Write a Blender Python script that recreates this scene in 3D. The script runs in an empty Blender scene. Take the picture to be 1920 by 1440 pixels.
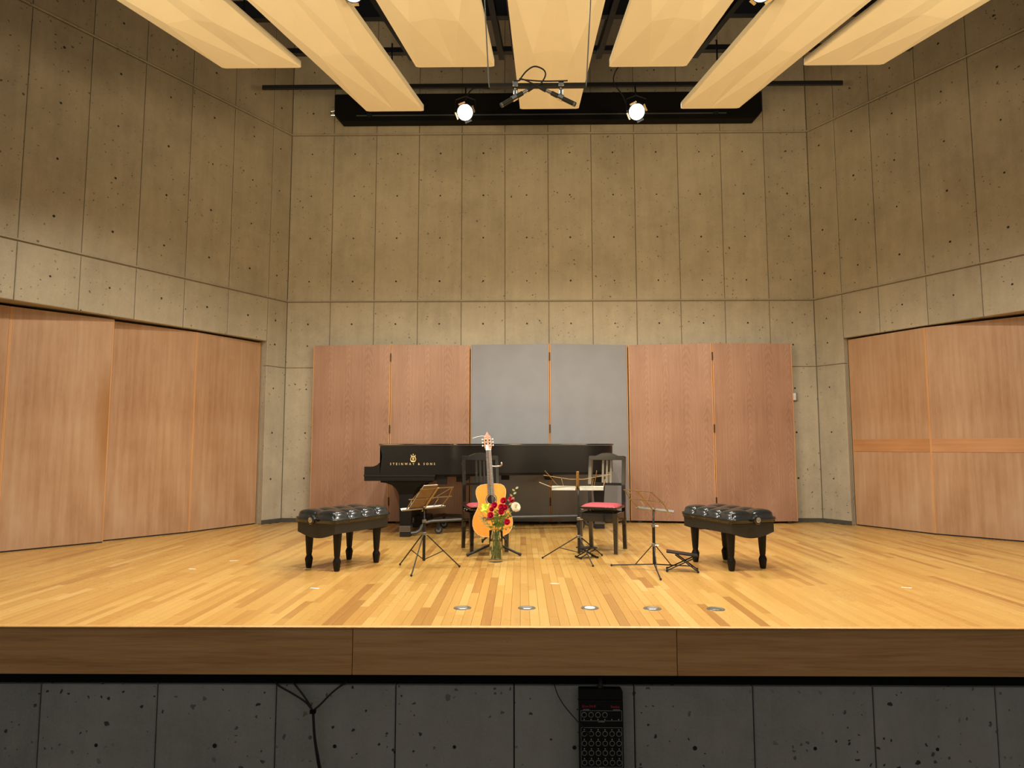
import bpy, bmesh, math, random
from math import sin, cos, pi, radians, sqrt, atan2
from mathutils import Vector, Matrix, Euler
random.seed(7)
C = bpy.context.scene.collection
SC = bpy.context.scene

# ------------------------------------------------------------------ camera, world, lamps, exposure
H = 1.05                                    # eye height above the stage boards (z = 0)
PITCH, YAW, ROLL, FPX = radians(5.23), radians(0.75), radians(-0.07), 1264.8
cam_data = bpy.data.cameras.new('camera'); cam_data.sensor_width = 36.0
cam_data.lens = FPX * 36.0 / 1920.0; cam_data.clip_end = 60
cam = bpy.data.objects.new('camera', cam_data); C.objects.link(cam)
cam.matrix_world = (Matrix.Translation((0, 0, H)) @ Matrix.Rotation(YAW, 4, 'Z')
                    @ Matrix.Rotation(pi/2 + PITCH, 4, 'X') @ Matrix.Rotation(ROLL, 4, 'Z'))
SC.camera = cam
w = bpy.data.worlds.new('hall_ambient'); SC.world = w; w.use_nodes = True
w.node_tree.nodes['Background'].inputs[0].default_value = (1.0, 0.95, 0.86, 1)
w.node_tree.nodes['Background'].inputs[1].default_value = 0.19
SC.view_settings.view_transform = 'Standard'; SC.view_settings.look = 'None'
SC.view_settings.exposure = 0.0; SC.view_settings.gamma = 1.0
SC.view_settings.use_curve_mapping = False

def spot(name, loc, target, power, angle, blend=0.6, col=(1, 0.95, 0.86), radius=0.10):
    l = bpy.data.lights.new(name, 'SPOT'); l.energy = power; l.spot_size = radians(angle)
    l.spot_blend = blend; l.color = col; l.shadow_soft_size = radius
    o = bpy.data.objects.new(name, l); C.objects.link(o); o.location = loc
    o.rotation_euler = (Vector(target) - Vector(loc)).to_track_quat('-Z', 'Y').to_euler()
    return o
# the four lamps the photograph shows, then three added fill spots above the frame, brightening the floor
LAMPS_REAR = [(-0.72, 8.45, 5.39), (1.52, 8.45, 5.38)]
LAMPS_FRONT = [(-1.236, 4.70, 4.375), (1.776, 4.70, 4.345)]
COOL = (1.0, 0.93, 0.80)
for p in LAMPS_REAR:
    spot('rear_lamp_beam', (p[0], p[1] - 0.10, p[2] - 0.12), (p[0]*0.6 + 0.1, 5.2, 0), 380, 112, 0.9, COOL)
for p in LAMPS_FRONT:
    spot('front_lamp_beam', (p[0], p[1] + 0.06, p[2] - 0.12), (p[0]*0.8 + 0.1, 5.7, 0), 350, 142, 0.6, COOL)
for x in (-3.0, 0.27, 3.5):
    spot('added_floor_fill', (x, 4.72, 4.25), (x*0.95, 5.6, 0), 270, 142, 0.5, COOL)
# added warm fill spots, unseen and without fixtures, to brighten the reflectors and upper walls
WARM = (1.0, 0.76, 0.43)
for p, q, e in (((-4.4, 0.6, 1.9), (-0.4, 6.2, 4.9), 950), ((5.0, 0.6, 1.9), (1.0, 6.2, 4.9), 950), ((-2.6, -1.5, 2.2), (-0.6, 6.0, 5.4), 340), ((3.2, -1.5, 2.2), (1.2, 6.0, 5.4), 340)):
    spot('added_warm_fill', p, q, e, 80, 0.95, WARM, 0.75)

# ------------------------------------------------------------------ mesh helpers
class MB:
    def __init__(s): s.v = []; s.f = []; s.mi = []; s.tone = []
    def add(s, vs, fs, mi=0, M=None):
        n = len(s.v)
        for p in vs: s.v.append(tuple(M @ Vector(p)) if M is not None else tuple(p))
        for f in fs: s.f.append(tuple(i + n for i in f)); s.mi.append(mi)
        return s
    def box(s, a, b, mi=0, M=None):
        (x0, y0, z0), (x1, y1, z1) = a, b
        vs = [(x0,y0,z0),(x1,y0,z0),(x1,y1,z0),(x0,y1,z0),(x0,y0,z1),(x1,y0,z1),(x1,y1,z1),(x0,y1,z1)]
        return s.add(vs, [(0,3,2,1),(4,5,6,7),(0,1,5,4),(1,2,6,5),(2,3,7,6),(3,0,4,7)], mi, M)
    def cbox(s, c, d, mi=0, M=None):
        return s.box([c[i]-d[i]/2 for i in range(3)], [c[i]+d[i]/2 for i in range(3)], mi, M)
    def prism(s, pts, y0, y1, mi=0, M=None):          # outline in x,z pushed along y
        n = len(pts)
        vs = [(p[0], y0, p[1]) for p in pts] + [(p[0], y1, p[1]) for p in pts]
        fs = [tuple(range(n)), tuple(range(2*n-1, n-1, -1))] + [(i, i+n, (i+1) % n + n, (i+1) % n) for i in range(n)]
        return s.add(vs, fs, mi, M)
    def slab(s, pts, z0, z1, mi=0, M=None):           # outline in x,y pushed along z
        n = len(pts)
        vs = [(p[0], p[1], z0) for p in pts] + [(p[0], p[1], z1) for p in pts]
        fs = [tuple(range(n)), tuple(range(2*n-1, n-1, -1))] + [(i, i+n, (i+1) % n + n, (i+1) % n) for i in range(n)]
        return s.add(vs, fs, mi, M)
    def cable(s, P, r, n=8, k=5):
        P = [Vector(p) for p in P]; out = []
        for i in range(len(P)-1):
            a, b, c, d = P[max(i-1,0)], P[i], P[i+1], P[min(i+2, len(P)-1)]
            for j in range(k):
                q = j/k; out.append(0.5*((2*b) + (c-a)*q + (2*a-5*b+4*c-d)*q*q + (3*b-a-3*c+d)*q**3))
        return s.tube(out + [P[-1]], r, n)
    def tube(s, path, r, n=8, mi=0, M=None, cap=True, flat=1.0):
        P = [Vector(p) for p in path]; m = len(P); base = len(s.v)
        R = r if isinstance(r, (list, tuple)) else [r]*m
        t0 = (P[1]-P[0]).normalized()
        up = Vector((0,0,1)) if abs(t0.z) < 0.9 else Vector((1,0,0))
        a = t0.cross(up).normalized(); vs = []
        for i in range(m):
            t = (P[min(i+1,m-1)] - P[max(i-1,0)]).normalized()
            a = (a - t*a.dot(t)).normalized(); b = t.cross(a)
            for k in range(n):
                q = 2*pi*k/n; vs.append(P[i] + (a*cos(q) + b*sin(q)*flat)*R[i])
        fs = [(i*n+k, i*n+(k+1) % n, (i+1)*n+(k+1) % n, (i+1)*n+k) for i in range(m-1) for k in range(n)]
        if cap: fs += [tuple(range(n-1,-1,-1)), tuple((m-1)*n+k for k in range(n))]
        return s.add(vs, fs, mi, M)
    def lathe(s, prof, n=16, mi=0, M=None):           # prof: (r, z)
        vs = [(r*cos(2*pi*k/n), r*sin(2*pi*k/n), z) for r, z in prof for k in range(n)]
        m = len(prof)
        fs = [(i*n+k, i*n+(k+1) % n, (i+1)*n+(k+1) % n, (i+1)*n+k) for i in range(m-1) for k in range(n)]
        fs += [tuple(range(n-1,-1,-1)), tuple((m-1)*n+k for k in range(n))]
        return s.add(vs, fs, mi, M)
    def ball(s, c, r, n=8, mi=0, sc=(1,1,1)):
        prof = [(max(1e-4, sin(pi*i/n)), -cos(pi*i/n)) for i in range(n+1)]
        M = Matrix.Translation(c) @ Matrix.Diagonal((r*sc[0], r*sc[1], r*sc[2], 1))
        return s.lathe(prof, n*2, mi, M)
    def grid(s, fn, nu, nv, mi=0, M=None, closed_u=False):
        vs = [fn(i/nu, j/nv) for i in range(nu+1) for j in range(nv+1)]
        fs = [(i*(nv+1)+j, (i+1)*(nv+1)+j, (i+1)*(nv+1)+j+1, i*(nv+1)+j+1) for i in range(nu) for j in range(nv)]
        return s.add(vs, fs, mi, M)
    def mesh(s, name, smooth=False, bevel=0):
        me = bpy.data.meshes.new(name); me.from_pydata(s.v, [], s.f)
        for p, m in zip(me.polygons, s.mi): p.material_index = m
        bm = bmesh.new(); bm.from_mesh(me)
        bmesh.ops.recalc_face_normals(bm, faces=bm.faces)
        if bevel:
            es = [e for e in bm.edges if len(e.link_faces) == 2 and e.calc_face_angle(0) > 0.6]
            bmesh.ops.bevel(bm, geom=es, offset=bevel, segments=2, affect='EDGES', profile=0.6, clamp_overlap=True)
        bm.to_mesh(me); bm.free()
        if smooth:
            for p in me.polygons: p.use_smooth = True
            if smooth != 'all' and hasattr(me, 'set_sharp_from_angle'): me.set_sharp_from_angle(angle=radians(40))
        if s.tone:
            a = me.attributes.new('tone', 'FLOAT', 'FACE')
            a.data.foreach_set('value', s.tone if len(s.tone) == len(me.polygons) else [s.tone[0]]*len(me.polygons))
        me.validate()
        return me
    def build(s, name, mats, parent=None, smooth=False, bevel=0):
        me = s.mesh(name, smooth, bevel)
        for m in (mats if isinstance(mats, (list, tuple)) else [mats]): me.materials.append(m)
        o = bpy.data.objects.new(name, me); C.objects.link(o)
        if parent: o.parent = parent
        return o
def tag(o, label=None, cat=None, group=None, kind=None):
    if label: o['label'] = label
    if cat: o['category'] = cat
    if group: o['group'] = group
    if kind: o['kind'] = kind
    return o
def thing(name, label, cat, loc=(0,0,0), rz=0.0, group=None, rot=None):
    o = bpy.data.objects.new(name, None); C.objects.link(o); o.empty_display_size = 0.1
    o.location = loc; o.rotation_euler = rot if rot else (0, 0, rz)
    return tag(o, label, cat, group)
def dup(root, loc, rz=None, label=None, rot=None):
    r = root.copy(); C.objects.link(r); r.location = loc
    if rz is not None: r.rotation_euler = (0, 0, rz)
    if rot is not None: r.rotation_euler = rot
    if label: r['label'] = label
    for ch in list(root.children):
        c = ch.copy(); C.objects.link(c); c.parent = r
        for g in list(ch.children):
            d = g.copy(); C.objects.link(d); d.parent = c
    return r
def text_mesh(name, body, size, mat, parent, M, depth=0.0006, spacing=1.0):
    cu = bpy.data.curves.new(name, 'FONT'); cu.body = body; cu.size = size; cu.extrude = depth
    cu.align_x = 'CENTER'; cu.align_y = 'CENTER'; cu.space_character = spacing; cu.resolution_u = 2
    t = bpy.data.objects.new('tmp', cu); C.objects.link(t)
    dg = bpy.context.evaluated_depsgraph_get(); me = bpy.data.meshes.new_from_object(t.evaluated_get(dg))
    bpy.data.objects.remove(t); me.transform(M); me.materials.clear(); me.materials.append(mat)
    o = bpy.data.objects.new(name, me); C.objects.link(o); o.parent = parent
    return o

# ------------------------------------------------------------------ materials
def principled(name, col, rough=0.5, metal=0.0, spec=0.5, coat=0.0):
    m = bpy.data.materials.new(name); m.use_nodes = True
    b = m.node_tree.nodes['Principled BSDF']
    b.inputs['Base Color'].default_value = (*col, 1); b.inputs['Roughness'].default_value = rough
    b.inputs['Metallic'].default_value = metal; b.inputs['Specular IOR Level'].default_value = spec
    b.inputs['Coat Weight'].default_value = coat
    return m, m.node_tree, b
class NT:
    def __init__(s, nt): s.nt = nt
    def n(s, t, **kw):
        nd = s.nt.nodes.new(t)
        for k, v in kw.items(): setattr(nd, k, v)
        return nd
    def link(s, a, b): s.nt.links.new(a, b)
    def math(s, op, a, b=None, c=None):
        nd = s.n('ShaderNodeMath', operation=op)
        for i, x in enumerate((a, b, c)):
            if x is None: continue
            if isinstance(x, (int, float)): nd.inputs[i].default_value = x
            else: s.link(x, nd.inputs[i])
        return nd.outputs[0]
    def ramp(s, fac, stops):
        nd = s.n('ShaderNodeValToRGB'); e = nd.color_ramp.elements
        e[0].position, e[0].color = stops[0][0], (*stops[0][1], 1)
        e[1].position, e[1].color = stops[-1][0], (*stops[-1][1], 1)
        for p, c in stops[1:-1]:
            k = e.new(p); k.color = (*c, 1)
        s.link(fac, nd.inputs[0]); return nd.outputs[0]
    def mix(s, mode, fac, a, b):
        nd = s.n('ShaderNodeMix', data_type='RGBA', blend_type=mode)
        for sock, x in ((nd.inputs[0], fac), (nd.inputs[6], a), (nd.inputs[7], b)):
            if isinstance(x, (int, float)): sock.default_value = x
            elif isinstance(x, tuple): sock.default_value = (*x, 1)
            else: s.link(x, sock)
        return nd.outputs[2]
    def mapping(s, vec, scale, loc=(0,0,0)):
        nd = s.n('ShaderNodeMapping'); nd.inputs['Scale'].default_value = scale; nd.inputs['Location'].default_value = loc
        s.link(vec, nd.inputs[0]); return nd.outputs[0]
    def noise(s, vec, scale, detail=4, rough=0.55, dist=0.0):
        nd = s.n('ShaderNodeTexNoise'); nd.inputs['Scale'].default_value = scale
        nd.inputs['Detail'].default_value = detail; nd.inputs['Roughness'].default_value = rough
        nd.inputs['Distortion'].default_value = dist
        s.link(vec, nd.inputs['Vector']); return nd.outputs[0]
    def bump(s, h, strength, dist, bsdf):
        nd = s.n('ShaderNodeBump'); nd.inputs['Strength'].default_value = strength; nd.inputs['Distance'].default_value = dist
        s.link(h, nd.inputs['Height']); s.link(nd.outputs[0], bsdf.inputs['Normal'])
def simple(name, col, rough=0.5, metal=0.0, spec=0.5, coat=0.0, var=0.10, scale=25):
    m, nt, b = principled(name, col, rough, metal, spec, coat); k = NT(nt)
    tc = k.n('ShaderNodeTexCoord'); f = k.noise(tc.outputs['Object'], scale)
    c = k.ramp(f, [(0.3, tuple(x*(1-var) for x in col)), (0.7, tuple(min(1, x*(1+var)) for x in col))])
    k.link(c, b.inputs['Base Color'])
    return m
def concrete(name, base, pit=1.0, dark=0.32):
    m, nt, b = principled(name, base, 0.85, 0, 0.25); k = NT(nt)
    pos = k.n('ShaderNodeNewGeometry').outputs['Position']
    oi = k.n('ShaderNodeObjectInfo').outputs['Random']
    big = k.noise(pos, 0.9, 5, 0.6); mid = k.noise(pos, 4.5, 6, 0.65); fine = k.noise(pos, 70, 3, 0.6)
    streak = k.noise(k.mapping(pos, (5, 5, 0.5)), 2.2, 4, 0.6)
    v = k.math('ADD', k.math('MULTIPLY', big, 0.40), k.math('MULTIPLY', mid, 0.28))
    v = k.math('ADD', v, k.math('MULTIPLY', fine, 0.20)); v = k.math('ADD', v, k.math('MULTIPLY', streak, 0.20))
    v = k.math('ADD', v, k.math('MULTIPLY', oi, 0.07))
    col = k.ramp(v, [(0.36, tuple(x*0.70 for x in base)), (0.56, base), (0.76, tuple(min(1, x*1.26) for x in base))])
    # air holes left in the cast face
    warp = k.n('ShaderNodeVectorMath', operation='ADD'); k.link(pos, warp.inputs[0])
    nz = k.n('ShaderNodeTexNoise'); nz.inputs['Scale'].default_value = 22; k.link(pos, nz.inputs['Vector'])
    sc = k.n('ShaderNodeVectorMath', operation='SCALE'); sc.inputs['Scale'].default_value = 0.05
    k.link(nz.outputs['Color'], sc.inputs[0]); k.link(sc.outputs[0], warp.inputs[1])
    total = None
    for scale, rad, keep in ((10.0, 0.10, 0.58), (25.0, 0.16, 0.55)):
        vo = k.n('ShaderNodeTexVoronoi'); vo.inputs['Scale'].default_value = scale
        k.link(warp.outputs[0], vo.inputs['Vector'])
        sep = k.n('ShaderNodeSeparateColor'); k.link(vo.outputs['Color'], sep.inputs[0])
        r = k.math('MULTIPLY', k.math('MAXIMUM', k.math('SUBTRACT', sep.outputs[0], keep), 0.0), rad/(1-keep)*1.6*pit)
        d = k.math('SUBTRACT', r, vo.outputs['Distance'])
        p = k.n('ShaderNodeMapRange'); p.inputs[1].default_value = 0.0; p.inputs[2].default_value = 0.035
        k.link(d, p.inputs[0])
        total = p.outputs[0] if total is None else k.math('MAXIMUM', total, p.outputs[0])
    mask = k.n('ShaderNodeMapRange'); mask.inputs[1].default_value = 0.36; mask.inputs[2].default_value = 0.56
    k.link(k.noise(pos, 1.7, 3), mask.inputs[0])
    pits = k.math('MULTIPLY', total, mask.outputs[0])
    col = k.mix('MIX', pits, col, tuple(x*dark for x in base))
    k.link(col, b.inputs['Base Color'])
    hgt = k.math('SUBTRACT', k.math('ADD', k.math('MULTIPLY', mid, 0.5), k.math('MULTIPLY', fine, 0.15)), pits)
    k.bump(hgt, 0.35, 0.012, b)
    return m
def veneer(name, tones, cathedral=0.5, coords='Object', rough=0.42, flat=False):
    m, nt, b = principled(name, tones[1], rough, 0, 0.35); k = NT(nt)
    tc = k.n('ShaderNodeTexCoord').outputs[coords]
    if flat:                                   # grain running along the piece instead of up it
        mp = k.n('ShaderNodeMapping'); mp.inputs['Rotation'].default_value = (0, pi/2, 0); k.link(tc, mp.inputs[0]); tc = mp.outputs[0]
    sep = k.n('ShaderNodeSeparateXYZ'); k.link(tc, sep.inputs[0])
    x, z = sep.outputs[0], sep.outputs[2]
    wob = k.noise(k.mapping(tc, (3, 3, 0.5)), 2.0, 3)
    px = k.math('PINGPONG', k.math('ADD', x, k.math('MULTIPLY', wob, 0.06)), 0.135)
    t = k.math('ADD', k.math('MULTIPLY', z, 1.0), k.math('MULTIPLY', k.math('MULTIPLY', px, px), 42.0))
    t = k.math('ADD', t, k.math('MULTIPLY', wob, 0.55))
    rings = k.math('SINE', k.math('MULTIPLY', t, 62.0))
    rings = k.math('MULTIPLY', rings, k.noise(k.mapping(tc, (7, 7, 1.6)), 1.0, 2))
    streak = k.noise(k.mapping(tc, (26, 26, 0.55) if cathedral > 0.5 else (11, 11, 0.5)), 2.0, 5, 0.6)
    blotch = k.noise(k.mapping(tc, (1.6, 1.6, 0.8)), 1.3, 4)
    pore = k.noise(k.mapping(tc, (220, 220, 6)), 1.0, 2)
    oi = k.n('ShaderNodeObjectInfo').outputs['Random']
    v = k.math('ADD', k.math('MULTIPLY', streak, 0.38), k.math('MULTIPLY', blotch, 0.52))
    v = k.math('ADD', v, k.math('MULTIPLY', rings, 0.085*cathedral)); v = k.math('ADD', v, k.math('MULTIPLY', pore, 0.12))
    v = k.math('ADD', v, k.math('MULTIPLY', k.math('SUBTRACT', oi, 0.5), 0.06))
    col = k.ramp(v, [(0.32, tones[0]), (0.52, tones[1]), (0.72, tones[2])])
    k.link(col, b.inputs['Base Color']); k.bump(pore, 0.08, 0.002, b)
    return m
def plank_mat(name, stops, stretch, rough=0.28, wt=(0.72, 0.26, 0.10)):
    m, nt, b = principled(name, stops[1][1], rough, 0, 0.45, 0.15); k = NT(nt)
    b.inputs['Coat Roughness'].default_value = 0.22
    tc = k.n('ShaderNodeNewGeometry').outputs['Position']
    at = k.n('ShaderNodeAttribute', attribute_name='tone').outputs['Fac']
    off = k.n('ShaderNodeVectorMath', operation='ADD'); k.link(tc, off.inputs[0])
    cv = k.n('ShaderNodeCombineXYZ')
    for i in range(3): k.link(k.math('MULTIPLY', at, 37.0 + i*11), cv.inputs[i])
    k.link(cv.outputs[0], off.inputs[1])
    g = k.noise(k.mapping(off.outputs[0], stretch), 1.0, 5, 0.6, 0.6)
    g2 = k.noise(k.mapping(off.outputs[0], tuple(4*x for x in stretch)), 1.0, 3)
    v = k.math('ADD', k.math('MULTIPLY', at, wt[0]), k.math('MULTIPLY', g, wt[1])); v = k.math('ADD', v, k.math('MULTIPLY', g2, wt[2]))
    k.link(k.ramp(v, stops), b.inputs['Base Color'])
    worn = k.noise(tc, 1.4, 4)
    k.link(k.math('ADD', k.math('MULTIPLY', worn, 0.22), rough - 0.10), b.inputs['Roughness'])
    k.bump(g2, 0.05, 0.002, b)
    return m
def fabric(name, a, bcol):
    m, nt, b = principled(name, a, 0.95, 0, 0.1); k = NT(nt)
    tc = k.n('ShaderNodeTexCoord').outputs['Object']
    h = k.noise(k.mapping(tc, (160, 160, 420)), 1.0, 2); v = k.noise(k.mapping(tc, (420, 160, 160)), 1.0, 2)
    big = k.noise(tc, 3.0, 3)
    f = k.math('ADD', k.math('MULTIPLY', k.math('ADD', h, v), 0.40), k.math('MULTIPLY', big, 0.2))
    k.link(k.ramp(f, [(0.36, bcol), (0.64, a)]), b.inputs['Base Color']); k.bump(h, 0.25, 0.002, b)
    b.inputs['Sheen Weight'].default_value = 0.1
    return m
def glassy(name, col, ior=1.45, rough=0.0):
    m, nt, b = principled(name, col, rough, 0, 0.5)
    b.inputs['Transmission Weight'].default_value = 1.0; b.inputs['IOR'].default_value = ior
    return m
def glow(name, col, strength):
    m, nt, b = principled(name, col, 0.3)
    b.inputs['Emission Color'].default_value = (*col, 1); b.inputs['Emission Strength'].default_value = strength
    return m

CONC = concrete('cast_concrete', (0.385, 0.335, 0.245))
CONC_LOW = concrete('cast_concrete_apron', (0.36, 0.36, 0.335), 1.2, 0.16)
HOLE = simple('tie_hole_shade', (0.045, 0.04, 0.03), 0.95)  # near-black colour stands in for the shade inside deep tie holes
JOINT = simple('joint_mortar', (0.20, 0.165, 0.115), 0.95)
SHADOW = simple('unlit_backing', (0.02, 0.018, 0.016), 0.95)
BLACKWALL = simple('black_paint_and_gap_shade', (0.008, 0.008, 0.008), 0.9, spec=0.1)
OAK = veneer('oak_veneer', [(0.255, 0.130, 0.078), (0.345, 0.192, 0.122), (0.425, 0.262, 0.180)], 1.0)
OAK_DOOR = veneer('oak_veneer_door', [(0.31, 0.155, 0.068), (0.44, 0.260, 0.146), (0.52, 0.355, 0.225)], 0.15)
OAK_STAIN = OAK_DOOR.copy(); OAK_STAIN.name = 'oak_veneer_stained'
k = NT(OAK_STAIN.node_tree); b_ = OAK_STAIN.node_tree.nodes['Principled BSDF']; old = b_.inputs['Base Color'].links[0].from_socket
tc = k.n('ShaderNodeTexCoord').outputs['Object']; sp = k.n('ShaderNodeSeparateXYZ'); k.link(tc, sp.inputs[0])
fx = k.n('ShaderNodeMapRange', interpolation_type='SMOOTHSTEP'); fx.inputs[1].default_value = 0.0; fx.inputs[2].default_value = 0.20; fx.inputs[3].default_value = 1.0; fx.inputs[4].default_value = 0.0
k.link(k.math('ADD', sp.outputs[0], k.math('MULTIPLY', k.math('SUBTRACT', k.noise(k.mapping(tc, (6, 6, 2.5)), 1.0), 0.5), 0.16)), fx.inputs[0])
z0 = k.n('ShaderNodeMapRange', interpolation_type='SMOOTHSTEP'); z0.inputs[1].default_value = 0.35; z0.inputs[2].default_value = 1.15; k.link(sp.outputs[2], z0.inputs[0])
z1 = k.n('ShaderNodeMapRange', interpolation_type='SMOOTHSTEP'); z1.inputs[1].default_value = 1.5; z1.inputs[2].default_value = 2.1; z1.inputs[3].default_value = 1.0; z1.inputs[4].default_value = 0.0; k.link(sp.outputs[2], z1.inputs[0])
mk = k.math('MULTIPLY', k.math('MULTIPLY', fx.outputs[0], z0.outputs[0]), k.math('MULTIPLY', z1.outputs[0], 0.8))
k.link(k.mix('MIX', mk, old, (0.30, 0.125, 0.02)), b_.inputs['Base Color'])
OAK_EDGE = veneer('oak_edge', [(0.48, 0.22, 0.08), (0.58, 0.30, 0.12), (0.66, 0.36, 0.16)], 0.0)
OAK_RAIL = veneer('oak_rail', [(0.36, 0.16, 0.06), (0.48, 0.235, 0.10), (0.56, 0.30, 0.14)], 0.0, flat=True)
PLANK = plank_mat('maple_boards', [(0.10, (0.33, 0.150, 0.040)), (0.38, (0.49, 0.262, 0.066)), (0.65, (0.58, 0.345, 0.095)), (0.95, (0.66, 0.435, 0.150))], (38, 2.2, 10))
FASCIA = plank_mat('fascia_oak', [(0.30, (0.34, 0.150, 0.048)), (0.55, (0.66, 0.345, 0.125)), (0.78, (0.80, 0.49, 0.21))], (1.1, 10, 26), 0.5, (0.30, 0.62, 0.22))
NOSING = simple('nosing_oak', (0.66, 0.36, 0.12), 0.35)
FABRIC = fabric('grey_acoustic_cloth', (0.29, 0.295, 0.315), (0.20, 0.196, 0.206))
CREAM = simple('cream_paint', (0.91, 0.83, 0.62), 0.7, spec=0.2, var=0.02, scale=3)
BLACK = simple('ebony_lacquer', (0.010, 0.009, 0.008), 0.18, coat=0.6)
BLACK_SAT = simple('satin_black_wood', (0.010, 0.009, 0.0085), 0.34, spec=0.2)
STEEL_BLACK = simple('black_steel', (0.018, 0.018, 0.018), 0.45, 0.3)
STEEL = simple('grey_steel', (0.30, 0.30, 0.29), 0.38, 0.85)
CHROME = simple('nickel', (0.72, 0.71, 0.68), 0.18, 1.0)
BRASS_DULL = simple('dull_brass', (0.34, 0.25, 0.13), 0.38, 0.85)
GOLD = simple('gold_leaf', (0.90, 0.68, 0.30), 0.35, 0.4)
LEATHER = simple('black_leather', (0.014, 0.016, 0.016), 0.22, coat=0.35)
LEATHER_MATT = simple('black_vinyl', (0.024, 0.023, 0.020), 0.38)
RED = simple('red_velvet', (0.42, 0.060, 0.075), 0.7, var=0.18, scale=60)
RUBBER = simple('black_rubber', (0.012, 0.012, 0.012), 0.7)
WHITE = simple('white_plastic', (0.80, 0.79, 0.74), 0.45)
LAMP = glow('lamp_lens', (0.88, 1.0, 1.0), 26.0)

# ------------------------------------------------------------------ the setting
A = radians(29.8)
XL, XR, YB = -3.333, 4.145, 9.449           # back corners
YE = 4.05                                    # stage edge
class Wall:                                  # (u along the wall, n into the room, z)
    def __init__(s, o, du, dn): s.o, s.du, s.dn = Vector(o), Vector(du), Vector(dn)
    def p(s, u, n, z): return s.o + s.du*u + s.dn*n + Vector((0, 0, z))
    def M(s):
        m = Matrix.Identity(4)
        for i, c in enumerate((s.du, s.dn, Vector((0,0,1)), s.o)):
            for r in range(3): m[r][i] = c[r]
        return m
WB = Wall((XL, YB, 0), (1, 0, 0), (0, -1, 0))
WL = Wall((XL, YB, 0), (-sin(A), -cos(A), 0), (cos(A), -sin(A), 0))
WR = Wall((XR, YB, 0), (sin(A), -cos(A), 0), (-cos(A), -sin(A), 0))
WF = Wall((-6.6, 4.09, 0), (1, 0, 0), (0, -1, 0))
def conc_panel(wall, parent, u0, u1, z0, z1, ties=(), mat=CONC, thick=0.07):
    g = 0.0035; n1 = random.uniform(0, 0.004); mb = MB(); M = wall.M()
    u0 += g; u1 -= g; z0 += g; z1 -= g
    b = 0.006
    # chamfered outer frame
    fr = [(u0,z0),(u1,z0),(u1,z1),(u0,z1)]; fi = [(u0+b,z0+b),(u1-b,z0+b),(u1-b,z1-b),(u0+b,z1-b)]
    vs = [(p[0], -thick, p[1]) for p in fr] + [(p[0], n1-b*0.8, p[1]) for p in fr] + [(p[0], n1, p[1]) for p in fi]
    fs = [(i, (i+1) % 4, (i+1) % 4+4, i+4) for i in range(4)] + [(i+4, (i+1) % 4+4, (i+1) % 4+8, i+8) for i in range(4)]
    mb.add(vs, fs, 0, M)
    a0, a1, c0, c1 = u0+b, u1-b, z0+b, z1-b
    ts = sorted(t for t in ties if c0+0.03 < t[1] < c1-0.03 and a0+0.03 < t[0] < a1-0.03)
    zs = sorted(t[1] for t in ts)
    if not ts: mb.add([(a0,n1,c0),(a1,n1,c0),(a1,n1,c1),(a0,n1,c1)], [(0,1,2,3)], 0, M)
    else:
        cuts = [c0] + [(zs[i]+zs[i+1])/2 for i in range(len(zs)-1)] + [c1]
        for i, (uu, zz) in enumerate(sorted(ts, key=lambda t: t[1])):
            r = 0.0125*random.uniform(0.85, 1.2); q0, q1 = cuts[i], cuts[i+1]
            rim = [(uu+r*cos(pi/8+k*pi/4), n1, zz+r*sin(pi/8+k*pi/4)) for k in range(8)]
            deep = [(uu+0.7*r*cos(pi/8+k*pi/4), n1-0.010, zz+0.7*r*sin(pi/8+k*pi/4)) for k in range(8)]
            vs = [(a1,n1,q1),(a0,n1,q1),(a0,n1,q0),(a1,n1,q0)] + rim + deep
            f0 = [(0,5,4),(0,4,11,3),(3,11,10),(3,10,9,2),(2,9,8),(2,8,7,1),(1,7,6),(1,6,5,0)]
            f0 = [(0,4,5),(0,5,6,1),(1,6,7),(1,7,8,2),(2,8,9),(2,9,10,3),(3,10,11),(3,11,4,0)]
            mb.add(vs, f0, 0, M)
            mb.add(rim + deep, [(k, (k+1) % 8, (k+1) % 8+8, k+8) for k in range(8)] + [tuple(range(8,16))], 1, M)
    return mb.build('concrete_panel', [mat, HOLE], parent)
def wall_struct(name, wall, boxes, mat=JOINT):
    mb = MB(); M = wall.M()
    for a, b in boxes: mb.box(a, b, 0, M)
    o = mb.build(name, mat); o['kind'] = 'structure'; return o
def bead(wall, parent, u0, u1, z):           # rounded lip over the horizontal rustication groove
    mb = MB(); M = wall.M()
    prof = [(-0.03, -0.006), (0.004, -0.006), (0.009, -0.002), (0.010, 0.006), (0.006, 0.012), (-0.03, 0.014)]
    vs = [(u0, n, z+dz) for n, dz in prof] + [(u1, n, z+dz) for n, dz in prof]; k = len(prof)
    mb.add(vs, [(i, (i+1) % k, (i+1) % k+k, i+k) for i in range(k)] + [tuple(range(k)), tuple(range(2*k-1, k-1, -1))], 0, M)
    return mb.build('groove_lip', CONC, parent, smooth=True)
Z1, Z2, ZT, GR = 3.108, 5.58, 7.4, 0.016
wall_back = wall_struct('wall_back', WB, [((-0.2, -0.30, -0.3), (XR-XL+0.2, -0.012, ZT))])
us = [0.0] + [0.617 + 0.6235*i for i in range(11)] + [XR-XL]
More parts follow.
